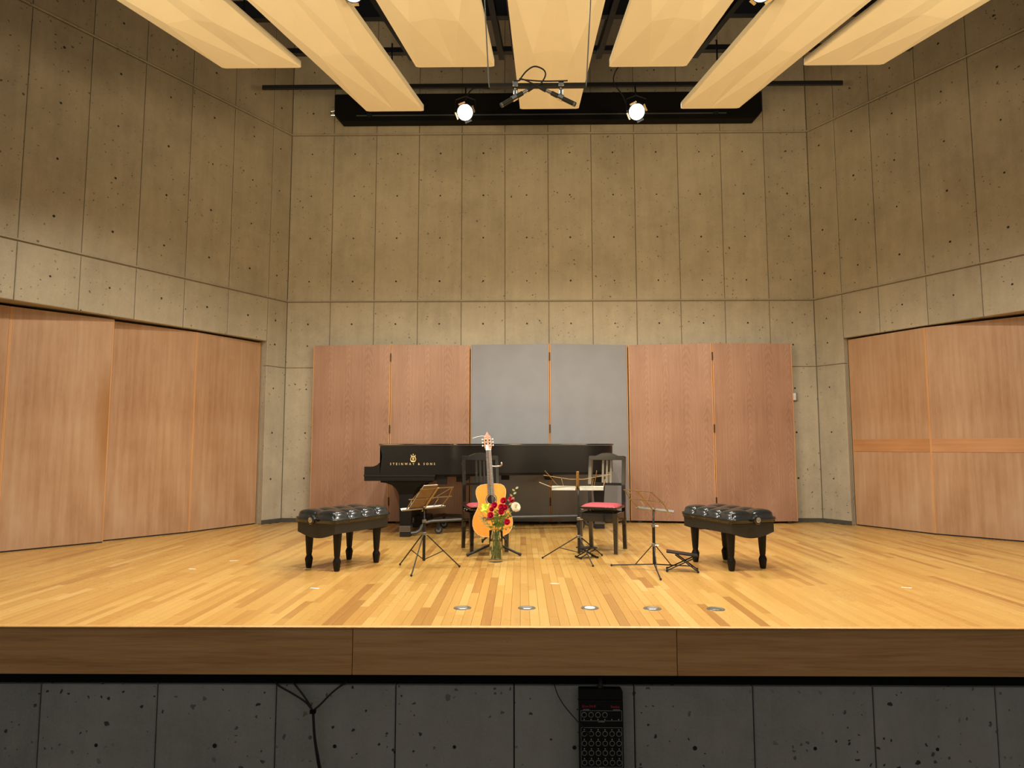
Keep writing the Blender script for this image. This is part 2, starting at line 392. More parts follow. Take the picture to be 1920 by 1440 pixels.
for i in range(12):
    uc = us[i] + 0.312 if i else us[1] - 0.312
    low = [(uc, z) for z in (2.774, 2.462)] if i in (0, 11) else [(uc, 2.774)]
    conc_panel(WB, wall_back, us[i], us[i+1], 2.15, Z1-GR, low)
    conc_panel(WB, wall_back, us[i], us[i+1], 0.0, 2.15, [(uc, z) for z in (0.60, 1.231, 1.846)])
    conc_panel(WB, wall_back, us[i], us[i+1], Z1, Z2-GR, [(uc, z) for z in (3.392, 4.025, 4.652, 5.283)])
    conc_panel(WB, wall_back, us[i], us[i+1], Z2, ZT, [(uc, z) for z in (5.90, 6.53)])
for z in (Z1, Z2): bead(WB, wall_back, 0, XR-XL, z)

def side_wall(name, wall, us, o0, o1, ties_u):
    end = us[-1]; D = -1.0
    o = wall_struct(name, wall, [((-0.1, -0.30, 2.56), (end, -0.012, ZT)), ((-0.1, -0.30, -0.3), (o0-0.07, -0.012, 2.56)),
                                 ((o1+0.07, -0.30, -0.3), (end, -0.012, 2.56)), ((o0-0.6, D-0.1, -0.3), (o1+0.6, D, 2.9)),
                                 ((o0-0.5, D, -0.3), (o0-0.4, -0.3, 2.9)), ((o1+0.4, D, -0.3), (o1+0.5, -0.3, 2.9)),
                                 ((o0-0.5, D, 2.7), (o1+0.5, -0.3, 2.8))])
    for i in range(len(us)-1):
        a, b = us[i], us[i+1]; uc = ties_u[i]
        if b > o0 + 0.01 and a < o1 - 0.01:
            conc_panel(wall, o, a, b, 2.49, Z1-GR, [(uc, 2.80)])
        else:
            conc_panel(wall, o, a, b, 2.15, Z1-GR, [(uc, 2.80), (uc, 2.46)])
            conc_panel(wall, o, a, b, 0, 2.15, [(uc, z) for z in (0.60, 1.231, 1.846)])
        conc_panel(wall, o, a, b, Z1, Z2-GR, [(uc, z) for z in (3.44, 4.06, 4.67, 5.29)])
        conc_panel(wall, o, a, b, Z2, ZT, [(uc, z) for z in (5.90, 6.53)])
    for z in (Z1, Z2): bead(wall, o, 0, end, z)
    mb = MB(); M = wall.M()                  # reveals of the doorway cut through the thick wall
    mb.box((o0-0.05, -0.32, 0), (o0, -0.07, 2.49), 0, M); mb.box((o1, -0.32, 0), (o1+0.05, -0.07, 2.49), 0, M)
    mb.box((o0-0.05, -0.32, 2.50), (o1+0.05, -0.072, 2.56), 0, M)
    mb.build('doorway_reveal', CONC, o)
    return o
usL = [0.0, 0.33, 0.96] + [1.58 + 0.603*i for i in range(8)]
usR = [0.0, 0.43, 0.945] + [1.55 + 0.608*i for i in range(8)]
wall_left = side_wall('wall_left', WL, usL, 0.33, 0.96+0.62+0.603*4, [0.20, 0.655] + [1.268+0.603*i for i in range(8)])
wall_right = side_wall('wall_right', WR, usR, 0.43, 1.55+0.608*4, [0.19, 0.69] + [1.25+0.608*i for i in range(8)])
mb = MB(); mb.box((-9, 2.0, ZT), (10, 10.2, ZT+0.1))
ceil = mb.build('ceiling', BLACKWALL); ceil['kind'] = 'structure'
# dark baseboards at the two visible wall feet
for nm, wl, u0, u1 in (('baseboard_back', WB, 0.0, XR-XL), ('baseboard_left', WL, 0.0, 0.33), ('baseboard_right', WR, 0.0, 0.43)):
    mb = MB(); mb.box((u0, 0.002, 0.002), (u1, 0.014, 0.055), 0, wl.M())
    o = mb.build(nm, simple(nm + '_vinyl', (0.06, 0.058, 0.045), 0.6)); o['kind'] = 'structure'

# stage boards: the three hundred nearest are parts, the rest one joined part
PW = 0.0585
sub = MB(); sub.slab([(-6.6, YE+0.03), (7.0, YE+0.03), (7.0, 10.0), (-6.6, 10.0)], -0.10, -0.022)
floor = sub.build('floor', SHADOW); floor['kind'] = 'structure'
boards = []
x = -6.5
def y_far(x):
    t = math.tan(A)
    if x < XL: return YB + (x - XL)/t + (0.75 if x < XL-0.16 else 0.0)
    if x > XR: return YB - (x - XR)/t + (0.75 if x > XR+0.2 else 0.0)
    return YB
while x < 6.9:
    yf = min(y_far(x), y_far(x+PW)); y = YE + 0.012
    first = random.uniform(0.12, 1.3)
    while y < yf - 0.01:
        L = first if first else random.choice((0.45, 0.7, 0.95, 1.2, 1.5)) * random.uniform(0.8, 1.2)
        first = None
        y1 = min(y + L, yf)
        if yf - y1 < 0.15: y1 = yf
        t = min(0.98, max(0.02, random.gauss(0.52, 0.17)))
        if random.random() < 0.06: t = random.uniform(0.02, 0.16)
        boards.append((x, y, x+PW, y1, t)); y = y1
    x += PW
def board_mesh(mb, b, lift):
    g = 0.0005; x0, y0, x1, y1, t = b; z = lift
    k = 0.0010
    vs = [(x0+g,y0+g,-0.02),(x1-g,y0+g,-0.02),(x1-g,y1-g,-0.02),(x0+g,y1-g,-0.02),
          (x0+g,y0+g,z-k),(x1-g,y0+g,z-k),(x1-g,y1-g,z-k),(x0+g,y1-g,z-k),
          (x0+g+k,y0+g+k,z),(x1-g-k,y0+g+k,z),(x1-g-k,y1-g-k,z),(x0+g+k,y1-g-k,z)]
    fs = [(0,1,5,4),(1,2,6,5),(2,3,7,6),(3,0,4,7),(4,5,9,8),(5,6,10,9),(6,7,11,10),(7,4,8,11),(8,9,10,11)]
    mb.add(vs, fs); mb.tone += [t]*len(fs)
def score(b):
    yc = (b[1]+b[3])/2; xc = (b[0]+b[2])/2
    return -1 if abs(xc) > yc*0.80 else (b[3]-b[1])/(yc**3)
boards.sort(key=score, reverse=True)
for b in boards[:290]:
    mb = MB(); board_mesh(mb, b, 0.0); mb.build('floorboard', PLANK, floor)
rest = MB()
for b in boards[290:]: board_mesh(rest, b, 0.0)
o = rest.build('floorboards', PLANK, floor); o['kind'] = 'stuff'

# stage front: nosing, fascia boards, shadow gap, concrete apron, hall floor
mb = MB(); prof = [(YE-0.006, -0.002), (YE-0.010, -0.006), (YE-0.008, -0.014), (YE+0.012, -0.016), (YE+0.012, 0.0), (YE, 0.0005)]
vs = [(-6.6, p[0], p[1]) for p in prof] + [(7.0, p[0], p[1]) for p in prof]; k = len(prof)
mb.add(vs, [(i, (i+1) % k, (i+1) % k+k, i+k) for i in range(k)] + [tuple(range(k)), tuple(range(2*k-1, k-1, -1))])
o = mb.build('trim_1', NOSING, smooth=True); tag(o, 'pale rounded oak nosing strip along the stage edge', kind='structure')
mb = MB(); mb.box((-6.6, YE+0.031, -0.277), (7.0, YE+0.05, -0.017)); trim2 = mb.build('trim_2', SHADOW); tag(trim2, 'brown oak fascia boards across the stage front', kind='structure')
for i, (a, b) in enumerate(((-6.6, -2.99), (-2.985, -0.989), (-0.985, 0.901), (0.905, 2.905), (2.91, 7.0))):
    if i in (0,): continue
    if i == 1: a = -6.6
    if i == 3: b = 7.0
    if i == 4: continue
    mb = MB(); mb.box((a, YE+0.002, -0.277), (b, YE+0.03, -0.0175)); mb.tone += [(0.35, 0.45, 0.62, 0.36, 0.5)[i]]*6
    mb.build('fascia_board', FASCIA, trim2, bevel=0.0015)
    for sx in [a+0.03, b-0.03] + [a + 0.45*j for j in range(1, 9) if a + 0.45*j < b-0.2]:
        if abs(sx) > 3.2: continue
        for sz in (-0.09, -0.235):
            s_ = MB(); s_.lathe([(0.0035, 0), (0.0035, 0.0012), (0.001, 0.0016)], 8, 0, Matrix.Translation((sx, YE+0.002, sz)) @ Matrix.Rotation(pi/2, 4, 'X'))
            s_.build('screw_plug', OAK_EDGE, trim2)
mb = MB(); mb.box((-6.6, 4.30, -1.6), (7.0, 4.4, -0.1)); mb.box((-6.6, 4.06, -0.33), (7.0, 4.30, -0.279))
mb2 = MB(); mb2.box((-6.6, 4.14, -1.6), (7.0, 4.16, -0.346))
wf = mb2.build('wall_front', SHADOW); wf['kind'] = 'structure'
gap = MB(); gap.box((-6.6, 4.115, -0.345), (7.0, 4.135, -0.279)); g_ = gap.build('shadow_gap', BLACKWALL, wf)  # recess back coloured black to stand in for the overhang's shadow
jt = [-6.6, -5.64, -4.93, -4.23, -3.535, -2.836, -2.143, -1.440, -0.737, -0.044, 0.656, 1.346, 2.040, 2.742, 3.44, 4.14, 4.84, 5.5, 7.0]
for i in range(len(jt)-1):
    a, b = jt[i]+6.6, jt[i+1]+6.6
    conc_panel(WF, wf, a, b, -1.5, -0.345, [((a+b)/2, -0.692)], CONC_LOW, 0.05)
mb = MB(); mb.box((-9, -4, -1.62), (10, 4.1, -1.5)); o = mb.build('floor', simple('hall_carpet', (0.05, 0.045, 0.04), 0.95)); o['kind'] = 'structure'

# ------------------------------------------------------------------ wooden wall doors at both sides
def door(name, label, wall, leaves, rails=False, mat=None):
    t = thing(name, label, 'door panel')
    for (u0, n0), (u1, n1) in leaves:
        p, q = wall.p(u0, n0, 0), wall.p(u1, n1, 0); d = q - p; L = d.length
        ang = atan2(d.y, d.x)
        # local frame: x along the leaf, y out of the room
        side = -1 if wall is WL else 1
        mb = MB(); yy = (0.0, 0.045)
        mb.box((0.012, yy[0]*side, 0.014), (L-0.012, yy[1]*side, 2.47))
        o = mb.build('door_leaf', mat if mat and u0 < 2.5 else OAK_DOOR, t, bevel=0.002); o.location = p; o.rotation_euler = (0, 0, ang)
        for xe in (0.0, L-0.012):
            e = MB(); e.box((xe+0.0005, 0.0, 0.014), (xe+0.0115, 0.045*side, 2.47))
            e.build('edge_band', OAK_EDGE, o)
        if rails:
            r_ = MB(); r_.box((0.013, -0.006*side, 0.970), (L-0.013, 0.0, 1.128)); r_.build('rail', OAK_RAIL, o, bevel=0.002)
        sw = MB(); sw.box((0.005, 0.006*side, 0.001), (L-0.005, 0.038*side, 0.0135)); sw.build('bottom_seal', RUBBER, o)
    return t
door('sliding_door', 'oak sliding door on the left wall with a brown drip stain at its right edge', WL, [((2.36, -0.075), (3.30, -0.24)), ((3.30, -0.24), (4.0, -0.30))], False, OAK_STAIN)
door('folding_door', 'two-leaf oak door on the left wall beside the concrete pier', WL, [((0.345, -0.105), (1.36, -0.045)), ((1.36, -0.045), (2.345, -0.175))])
door('folding_door', 'right-wall oak folding door with a horizontal chair rail', WR, [((0.455, -0.06), (1.50, 0.005)), ((1.50, 0.005), (2.62, -0.26)), ((2.62, -0.26), (3.95, -0.30))], True)

# ------------------------------------------------------------------ folding screens along the back wall
def screen(label, pts, leafmat, cloth=False, hinges=(0.30, 1.28, 2.27)):
    t = thing('folding_screen', label, 'folding screen')
    for (a, b) in ((pts[0], pts[1]), (pts[1], pts[2])):
        d = Vector((b[0]-a[0], b[1]-a[1], 0)); L = d.length; ang = atan2(d.y, d.x)
        mb = MB(); g = 0.004
        if cloth:
            mb.box((g+0.012, 0, 0.03), (L-g-0.012, 0.05, 2.45)); o = mb.build('screen_leaf', leafmat, t, bevel=0.006)
        else:
            mb.box((g+0.010, 0, 0.03), (L-g-0.010, 0.05, 2.45)); o = mb.build('screen_leaf', leafmat, t, bevel=0.002)
        o.location = (a[0], a[1], 0); o.rotation_euler = (0, 0, ang)
        for x0 in (g, L-g-0.010):
            e = MB(); e.box((x0, 0.001, 0.03), (x0+0.0095, 0.05, 2.449)); e.build('edge_band', OAK_EDGE, o)
        for fx in (0.12, L-0.12):
            f = MB(); f.cbox((fx, 0.025, 0.0148), (0.05, 0.04, 0.0296)); f.build('foot_block', RUBBER, o)
    for z in hinges:
        h = MB(); c = pts[1]; h.box((-0.008, -0.008, z-0.055), (0.008, 0.004, z+0.055))
        h.tube([(0, -0.008, z-0.058), (0, -0.008, z+0.058)], 0.006, 8)
        ho = h.build('hinge', simple('bronze_hinge', (0.05, 0.03, 0.018), 0.5, 0.5), t); ho.location = (c[0], c[1], 0)
    return t
screen('left wooden two-leaf folding screen behind the piano keyboard end', [(-2.90, 9.32), (-1.80, 9.25), (-0.708, 9.34)], OAK)
screen('grey cloth-covered two-leaf folding screen behind the guitar and piano', [(-0.698, 9.30), (0.395, 9.20), (1.49, 9.36)], FABRIC, True)
screen('right wooden two-leaf folding screen behind the right leather bench', [(1.50, 9.37), (2.625, 9.21), (3.745, 9.29)], OAK)

# ------------------------------------------------------------------ ceiling reflectors
ZP = 4.40; APEX = (0.349, 12.737)
def reflector(label, xl, xr, ye, T):
    t = thing('ceiling_reflector', label, 'acoustic panel', ((xl+xr)/2, ye, ZP), 0, 'cream folded ceiling reflectors')
    ox, oy = (xl+xr)/2, ye
    yn = 3.3; rows = []
    def edge(xe, y): return APEX[0] + (xe-APEX[0])*(APEX[1]-y)/(APEX[1]-ye)
    def pt(s, y, z): 
        a, b = edge(xl, y), edge(xr, y); return (a + (b-a)*(s+1)/2 - ox, y - oy, z)
    mb = MB(); y = ye; first = True
    dz, lip = -0.065, 0.05
    while y > yn:
        y1, y2 = y - T, y - 2*T
        V = [pt(-1,y,0), pt(0,y,0), pt(1,y,0), pt(-1,y2,0), pt(0,y2,0), pt(1,y2,0), pt(-0.5,y1,dz), pt(0.5,y1,dz), pt(0,y1,-0.030)]
        mb.add(V, [(1,6,8),(6,4,8),(4,7,8),(7,1,8),(0,1,6),(2,7,1),(3,6,4),(5,4,7),(0,6,3),(2,5,7)])
        y = y2
    face = mb.build('folded_face', CREAM, t)
    y_end = y; lp = MB(); r = 0.028
    # rim with rounded far corners
    def rim(z0, z1, o):
        P = []
        a, b = pt(-1, ye, 0), pt(1, ye, 0); c, d = pt(-1, y_end, 0), pt(1, y_end, 0)
        P = [c, (a[0]-0.0, a[1]-r, 0)] + [(a[0]+r-r*cos(q), a[1]-r+r*sin(q)+o, 0) for q in (pi/6, pi/3, pi/2)] + \
            [(b[0]-r+r*sin(q), b[1]-r+r*cos(q)+o, 0) for q in (0.0, pi/6, pi/3, pi/2)] + [d]
        return P
    P = rim(0, 0, 0.012)
    lp.slab([(p[0], p[1]) for p in P], 0.002, lip)
    lp.build('panel_rim', CREAM, t)
    for sx in (-0.6, 0.6):
        for yy in (ye-0.5, ye-1.9):
            k = pt(sx, yy, 0); h = MB(); h.tube([(k[0], k[1], lip), (k[0], k[1], 0.40)], 0.008, 6); h.build('hanger_rod', STEEL_BLACK, t)
    return t
ROWS = [('A', -2.648, -1.942, 5.685, 'outermost left of the cream ceiling reflectors, beside the left wall'),
        ('B', -1.543, -0.965, 6.48, 'left long cream ceiling reflector reaching over the screen box'),
        ('A', -0.923, -0.227, 5.695, 'short cream ceiling reflector just left of the centre one'),
        ('B', -0.001, 0.584, 6.456, 'central cream ceiling reflector behind the two hanging microphones'),
        ('A', 0.789, 1.475, 5.714, 'short cream ceiling reflector just right of the centre one'),
        ('B', 1.600, 2.181, 6.473, 'right long cream ceiling reflector reaching over the screen box'),
        ('A', 2.504, 3.208, 5.715, 'outermost right of the cream ceiling reflectors, beside the right wall')]
for k, a, b, y, lab in ROWS: reflector(lab, a, b, y, 0.73 if k == 'A' else 1.05)
# black steel grid that carries them
g = thing('steel_grid', 'black steel grid above the cream ceiling reflectors', 'steel frame')
for y, z, hh in ((6.11, 4.80, 0.05), (5.50, 4.80, 0.16), (4.4, 4.80, 0.16)):
    mb = MB(); mb.box((-3.0, y-0.03, z-hh/2), (3.7, y+0.03, z+hh/2)); mb.build('cross_beam', STEEL_BLACK, g)
for k, a, b, y, lab in ROWS:
    for e, sgn in ((a, -1), (b, 1)):
        def ex(yy): return APEX[0] + (e-APEX[0])*(APEX[1]-yy)/(APEX[1]-y) + sgn*0.02
        mb = MB(); y1 = 6.10
        mb.slab([(ex(3.4)-0.025, 3.4), (ex(3.4)+0.025, 3.4), (ex(y1)+0.025, y1), (ex(y1)-0.025, y1)], 4.70, 4.79)
        mb.build('runner', STEEL_BLACK, g)
# ventilation grilles glimpsed through the slots
VENT = simple('copper_red_slats', (0.30, 0.13, 0.07), 0.6)
for cx, lab in ((-2.33, 'small louvred vent above the left ceiling slot'), (2.98, 'small louvred vent above the right ceiling slot')):
    t = thing('louvre_vent', lab, 'vent', (cx, 6.20, 5.6))
    mb = MB(); mb.box((-0.20, -0.26, 0.05), (0.20, 0.26, 0.08)); mb.build('vent_frame', STEEL_BLACK, t)
    for i in range(5):
        mb = MB(); mb.cbox((0, -0.2+0.1*i, 0.02), (0.36, 0.03, 0.05)); mb.build('slat', VENT, t)

# ------------------------------------------------------------------ lighting bar, screen box, lamps
mb = MB(); mb.box((-3.455, 8.585, 5.805), (4.276, 8.615, 5.865)); bar = mb.build('lighting_bar', STEEL_BLACK, bevel=0.006)
tag(bar, 'long black lighting bar below the ceiling in front of the back wall', 'lighting bar')
mb = MB(); mb.tube([(-3.2, 4.70, 4.62), (3.8, 4.70, 4.62)], 0.025, 10); fb = mb.build('lighting_bar', STEEL_BLACK)
tag(fb, 'front lighting pipe above the near ends of the ceiling reflectors', 'lighting bar')
t = thing('screen_box', 'long black projection screen housing on the back wall below the reflectors', 'screen housing', (0.39, 9.27, 5.689))
mb = MB(); mb.prism([(-2.96, 0.0), (2.96, 0.0), (3.05, 0.10), (3.05, 0.410), (-3.05, 0.410), (-3.05, 0.10)], 0.0, 0.155); mb.build('housing', simple('black_powdercoat', (0.005, 0.005, 0.005), 0.6, spec=0.15), t, bevel=0.006)
mb = MB(); mb.box((-2.74, -0.012, 0.075), (2.55, -0.001, 0.088)); mb.build('slot_edge', STEEL, t)
for sx in (-2.55, 2.40): mb = MB(); mb.cbox((sx, -0.012, 0.082), (0.07, 0.022, 0.05)); mb.build('clip', STEEL_BLACK, t)
for sx in (-3.05, 3.05):
    mb = MB(); mb.cbox((sx+(-0.006 if sx < 0 else 0.006), 0.078, 0.255), (0.011, 0.15, 0.29)); mb.build('end_plate', STEEL_BLACK, t)
mb = MB(); mb.tube([(-3.06, 0.05, 0.12), (-3.12, 0.05, 0.12), (-3.13, 0.05, 0.17), (-3.06, 0.05, 0.19)], 0.012, 8); mb.build('pull_hook', CHROME, t)
def par_lamp(label, loc, aim, barz, r):
    t = thing('stage_lamp', label, 'spotlight', loc, 0, 'stage lamps on the lighting bars')
    R = (Vector(aim)-Vector(loc)).to_track_quat('Z', 'Y').to_matrix().to_4x4()
    mb = MB(); mb.lathe([(r*0.55, -0.22), (r*0.95, -0.19), (r*1.05, -0.05), (r*1.12, 0.0), (r*1.0, 0.001), (r*0.98, -0.02), (r*0.9, -0.05)], 20, 0, R)
    mb.build('housing', STEEL_BLACK, t, smooth=True)
    mb = MB(); mb.lathe([(r*0.97, -0.022), (r*0.97, -0.012), (r*0.6, -0.004), (0.002, 0.0)], 24, 0, R); mb.build('lens', LAMP, t, smooth=True)
    for k in range(4):
        M = R @ Matrix.Rotation(k*pi/2 + 0.4, 4, 'Z') @ Matrix.Translation((r*1.08, 0, 0.0)) @ Matrix.Rotation(radians(-20), 4, 'Y')
        mb = MB(); mb.box((0, -r*0.45, -0.002), (0.022, r*0.45, 0.002), 0, M); mb.build('shutter_flap', CHROME, t)
    dz = barz - loc[2]
    mb = MB(); mb.tube([(-r*1.3, 0, -0.0), (-r*1.3, 0.03, dz*0.45), (0, 0.05, dz*0.6), (r*1.3, 0.03, dz*0.45), (r*1.3, 0, 0)], 0.010, 6); mb.build('yoke', STEEL_BLACK, t)
    mb = MB(); mb.tube([(0, 0.05, dz*0.6), (0, 0.10 if loc[1] > 6 else 0.0, dz-0.02)], 0.012, 6); mb.build('clamp', STEEL_BLACK, t)
    return t
par_lamp('left of the two lit lamps under the rear lighting bar', LAMPS_REAR[0], (0.0, 1.5, 1.2), 5.80, 0.10)
par_lamp('right of the two lit lamps under the rear lighting bar', LAMPS_REAR[1], (0.5, 1.5, 1.2), 5.80, 0.10)
par_lamp('lit lamp at the top edge over the left long reflector', LAMPS_FRONT[0], (-0.9, 4.0, 1.0), 4.60, 0.062)
par_lamp('lit lamp at the top edge over the right long reflector', LAMPS_FRONT[1], (1.3, 4.0, 1.0), 4.60, 0.062)
mb = MB(); mb.cable([(0.66, 8.57, 5.80), (0.5, 8.55, 5.76), (0.2, 8.56, 5.80), (-0.3, 8.56, 5.77), (-0.62, 8.57, 5.78), (-0.72, 8.55, 5.62)], 0.009, 6)
tag(mb.build('power_cable', RUBBER, smooth=True), 'black power cable draped along the rear lighting bar to the left lamp', 'cable')
mb = MB(); mb.cable([(1.42, 8.57, 5.50), (1.36, 8.56, 5.66), (1.24, 8.56, 5.86), (1.30, 8.55, 6.05), (1.48, 8.55, 6.2), (1.50, 8.56, 6.6), (1.50, 8.56, 7.38)], 0.008, 6)
tag(mb.build('power_cable', RUBBER, smooth=True), 'thin black cable looping up to the ceiling above the right rear lamp', 'cable')

# ------------------------------------------------------------------ hanging stereo microphones
YM = 3.0
t = thing('microphone_bar', 'black steel bar hung on two thin rods over the stage front', 'microphone bar', (0, YM, 0))
mb = MB(); mb.box((-0.142, -0.012, 2.708), (0.306, 0.012, 2.726)); mb.build('bar', STEEL_BLACK, t, bevel=0.003)
for x0, x1 in ((-0.142, -0.190), (0.305, 0.360)):
    mb = MB(); mb.tube([(x0, 0, 2.712), (x0-(0.004 if x0 < 0 else -0.004), 0, 2.74), (x0+(x1-x0)*0.3, 0, 2.95), (x1, 0, 3.6), (x1, 0, ZP+1.9)], 0.0035, 6); mb.build('hanger_rod', STEEL, t)
for cx in (-0.022, 0.190):
    mb = MB(); mb.cbox((cx, 0, 2.722), (0.026, 0.034, 0.026)); mb.build('clamp', CHROME, t, bevel=0.003)
def mic(label, tail, head, clip_x):
    t = thing('condenser_microphone', label, 'microphone', (0, YM, 0), 0, 'pair of hanging microphones')
    a, b = Vector((tail[0], -0.022, tail[1])), Vector((head[0], -0.022, head[1])); d = b-a
    P = lambda s: tuple(a + d*s)
    mb = MB(); mb.tube([P(0.35), P(0.36), P(0.95), P(1.0)], [0.0085, 0.0105, 0.0105, 0.009], 12); mb.build('body', simple('dark_mic_grey', (0.05, 0.05, 0.045), 0.4, 0.5), t, smooth=True)
    mb = MB(); mb.tube([P(0.22), P(0.35)], 0.0085, 12); mb.build('connector', CHROME, t, smooth=True)
    mb = MB(); mb.tube([P(0.0), P(0.04), P(0.20), P(0.22)], [0.004, 0.008, 0.010, 0.008], 12); mb.build('cable_boot', RUBBER, t, smooth=True)
    mb = MB(); mb.tube([P(0.94), P(0.985)], 0.0112, 12); mb.build('grille_ring', STEEL, t)
    s = 0.60; c = a + d*s
    mb = MB(); mb.tube([tuple(c - d.normalized()*0.012), tuple(c + d.normalized()*0.012)], 0.0145, 12); mb.build('clip', CHROME, t)
    mb = MB(); mb.tube([(clip_x, 0, 2.706), (clip_x, -0.004, 2.665), (c.x, -0.018, c.z+0.012)], [0.008, 0.0095, 0.007], 10); mb.build('swivel', CHROME, t, smooth=True)
mic('left hanging black microphone, pointing down to the left', (0.068, 2.704), (-0.090, 2.610), -0.022)
mic('right hanging black microphone, pointing down to the right', (0.083, 2.702), (0.256, 2.612), 0.190)
mb = MB(); mb.cable([(0.068, YM-0.022, 2.704), (0.098, YM-0.02, 2.72), (0.118, YM-0.02, 2.76), (0.105, YM-0.015, 2.79), (0.066, YM-0.01, 2.806), (0.030, YM-0.008, 2.785), (0.006, YM-0.015, 2.75), (-0.004, YM-0.016, 2.735), (-0.03, YM-0.016, 2.733)], 0.0035, 8)
mb.cable([(0.083, YM-0.022, 2.702), (0.05, YM-0.03, 2.716), (0.014, YM-0.02, 2.738), (-0.004, YM-0.016, 2.742), (0.03, YM-0.016, 2.737), (0.10, YM-0.016, 2.731), (0.19, YM-0.02, 2.729), (0.22, YM-0.02, 2.73)], 0.0032, 8)
tag(mb.build('microphone_cable', RUBBER, smooth=True), 'black cable looped over the hanging microphone bar', 'cable')

# ------------------------------------------------------------------ grand piano
YN, YS = 7.78, 9.12                          # near (treble) side, far (spine) side
t = piano = thing('grand_piano', 'black concert grand piano with closed lid and gold lettering', 'piano', (-1.62, YN, 0))
def PX(x): return x + 1.62
def PY(y): return y - YN
curve = [(-1.62, YN), (-0.90, YN), (-0.80, YN+0.015), (-0.70, YN+0.06), (-0.60, YN+0.13), (-0.45, YN+0.25), (-0.25, YN+0.36), (0.0, YN+0.445), (0.3, YN+0.505),
         (0.6, YN+0.565), (0.86, YN+0.62), (1.03, YN+0.70), (1.14, YN+0.82), (1.175, YN+0.95), (1.15, YN+1.09), (1.06, YN+1.21), (0.90, YN+1.30), (0.70, YS), (-1.62, YS)]
loc = [(PX(a), PY(b)) for a, b in curve]
def smooth_curve(P, n=4):
    out = []
    for i in range(len(P)-1):
        p0, p1, p2, p3 = P[max(i-1,0)], P[i], P[i+1], P[min(i+2, len(P)-1)]
        for k in range(n):
            q = k/n
            out.append(tuple(0.5*((2*p1[j]) + (-p0[j]+p2[j])*q + (2*p0[j]-5*p1[j]+4*p2[j]-p3[j])*q*q + (-p0[j]+3*p1[j]-3*p2[j]+p3[j])*q**3) for j in (0, 1)))
    out.append(P[-1]); return out
side = smooth_curve(loc[1:18], 4)
outline = [loc[0]] + side + [loc[18]]
ZB, ZL = 0.722, 1.052
mb = MB(); mb.slab(outline, ZB, ZL); mb.build('case', BLACK_SAT, t, smooth=True)
def grow(P, d):
    n = len(P); out = []
    for i in range(n):
        a, b, c = Vector(P[i-1]), Vector(P[i]), Vector(P[(i+1) % n])
        t1 = (b-a).normalized(); t2 = (c-b).normalized(); nn = Vector((t1.y+t2.y, -(t1.x+t2.x))).normalized()
        out.append(tuple(b + nn*d))
    return out
lidp = grow(outline, 0.016); mb = MB(); mb.slab(lidp, ZL+0.003, ZL+0.022)
lid = mb.build('lid', BLACK, t, smooth=True, bevel=0.003)
mb = MB(); mb.slab(grow(outline, -0.06), ZB-0.03, ZB); mb.build('soundboard_frame', BLACK_SAT, t)
arm = [(-1.80, ZB), (-1.80, 0.812), (-1.725, 0.812)] + [(-1.725 + 0.12*sin(q)*1.05, 0.812 + 0.118*(1-cos(q))) for q in (0.3, 0.6, 0.9, 1.2, 1.45)] + [(-1.600, 0.945), (-1.612, 0.955), (-1.622, 0.957), (-1.622, ZL), (-1.6202, ZL), (-1.6202, ZB)]
for y0, y1 in ((0.0, 0.05), (PY(YS)-0.05, PY(YS))):
    mb = MB(); mb.prism([(PX(a), b) for a, b in arm], y0, y1); mb.build('key_arm', BLACK_SAT, t)
mb = MB(); mb.box((PX(-1.805), -0.008, ZB-0.022), (PX(-0.98), PY(YS)+0.008, ZB-0.001)); mb.build('moulding', BLACK, t, bevel=0.004)
mb = MB(); mb.box((PX(-1.80), 0.0, 0.650), (PX(-0.99), PY(YS), ZB-0.023)); mb.build('keybed', BLACK_SAT, t, bevel=0.004)
mb = MB(); mb.box((PX(-1.795), 0.052, ZB), (PX(-1.77), PY(YS)-0.052, 0.775)); mb.build('key_slip', BLACK_SAT, t)
mb = MB(); mb.prism([(PX(-1.765), ZB), (PX(-1.765), 0.79), (PX(-1.69), 0.80), (PX(-1.625), 0.86), (PX(-1.622), ZB)], 0.052, PY(YS)-0.052); mb.build('fallboard', BLACK, t)
legp = [(-0.305, 0.0), (-0.305, -0.022), (-0.24, -0.03), (-0.17, -0.055), (-0.12, -0.10), (-0.092, -0.155), (-0.085, -0.19), (-0.076, -0.52), (0.052, -0.52), (0.075, -0.19),
        (0.085, -0.15), (0.11, -0.10), (0.16, -0.055), (0.22, -0.03), (0.30, -0.022), (0.30, 0.0)]
def leg(cx, y0, wide=True):
    pr = legp if wide else [(-0.075, 0.0), (-0.075, -0.05), (-0.045, -0.47), (-0.045, -0.52), (0.045, -0.52), (0.045, -0.47), (0.075, -0.05), (0.075, 0.0)]
    mb = MB(); mb.prism([(PX(cx)+a, 0.648+b) for a, b in pr], y0, y0+0.13)
    o = mb.build('leg', BLACK_SAT, t, bevel=0.004)
    c = PX(cx)-0.012 if wide else PX(cx)
    m2 = MB(); m2.box((c-0.066, y0-0.012, 0.055), (c+0.066, y0+0.142, 0.128)); m2.build('leg_cup', simple('pewter', (0.16, 0.155, 0.15), 0.35, 0.8), o, bevel=0.004)
    m3 = MB(); m3.box((c-0.060, y0-0.005, 0.0), (c+0.060, y0+0.135, 0.054)); m3.build('dolly_shoe', STEEL_BLACK, o, bevel=0.004)
    return c, y0+0.065
L1 = leg(-1.335, 0.14); L2 = leg(-1.335, PY(YS)-0.27); L3 = leg(1.00, 0.93, False)
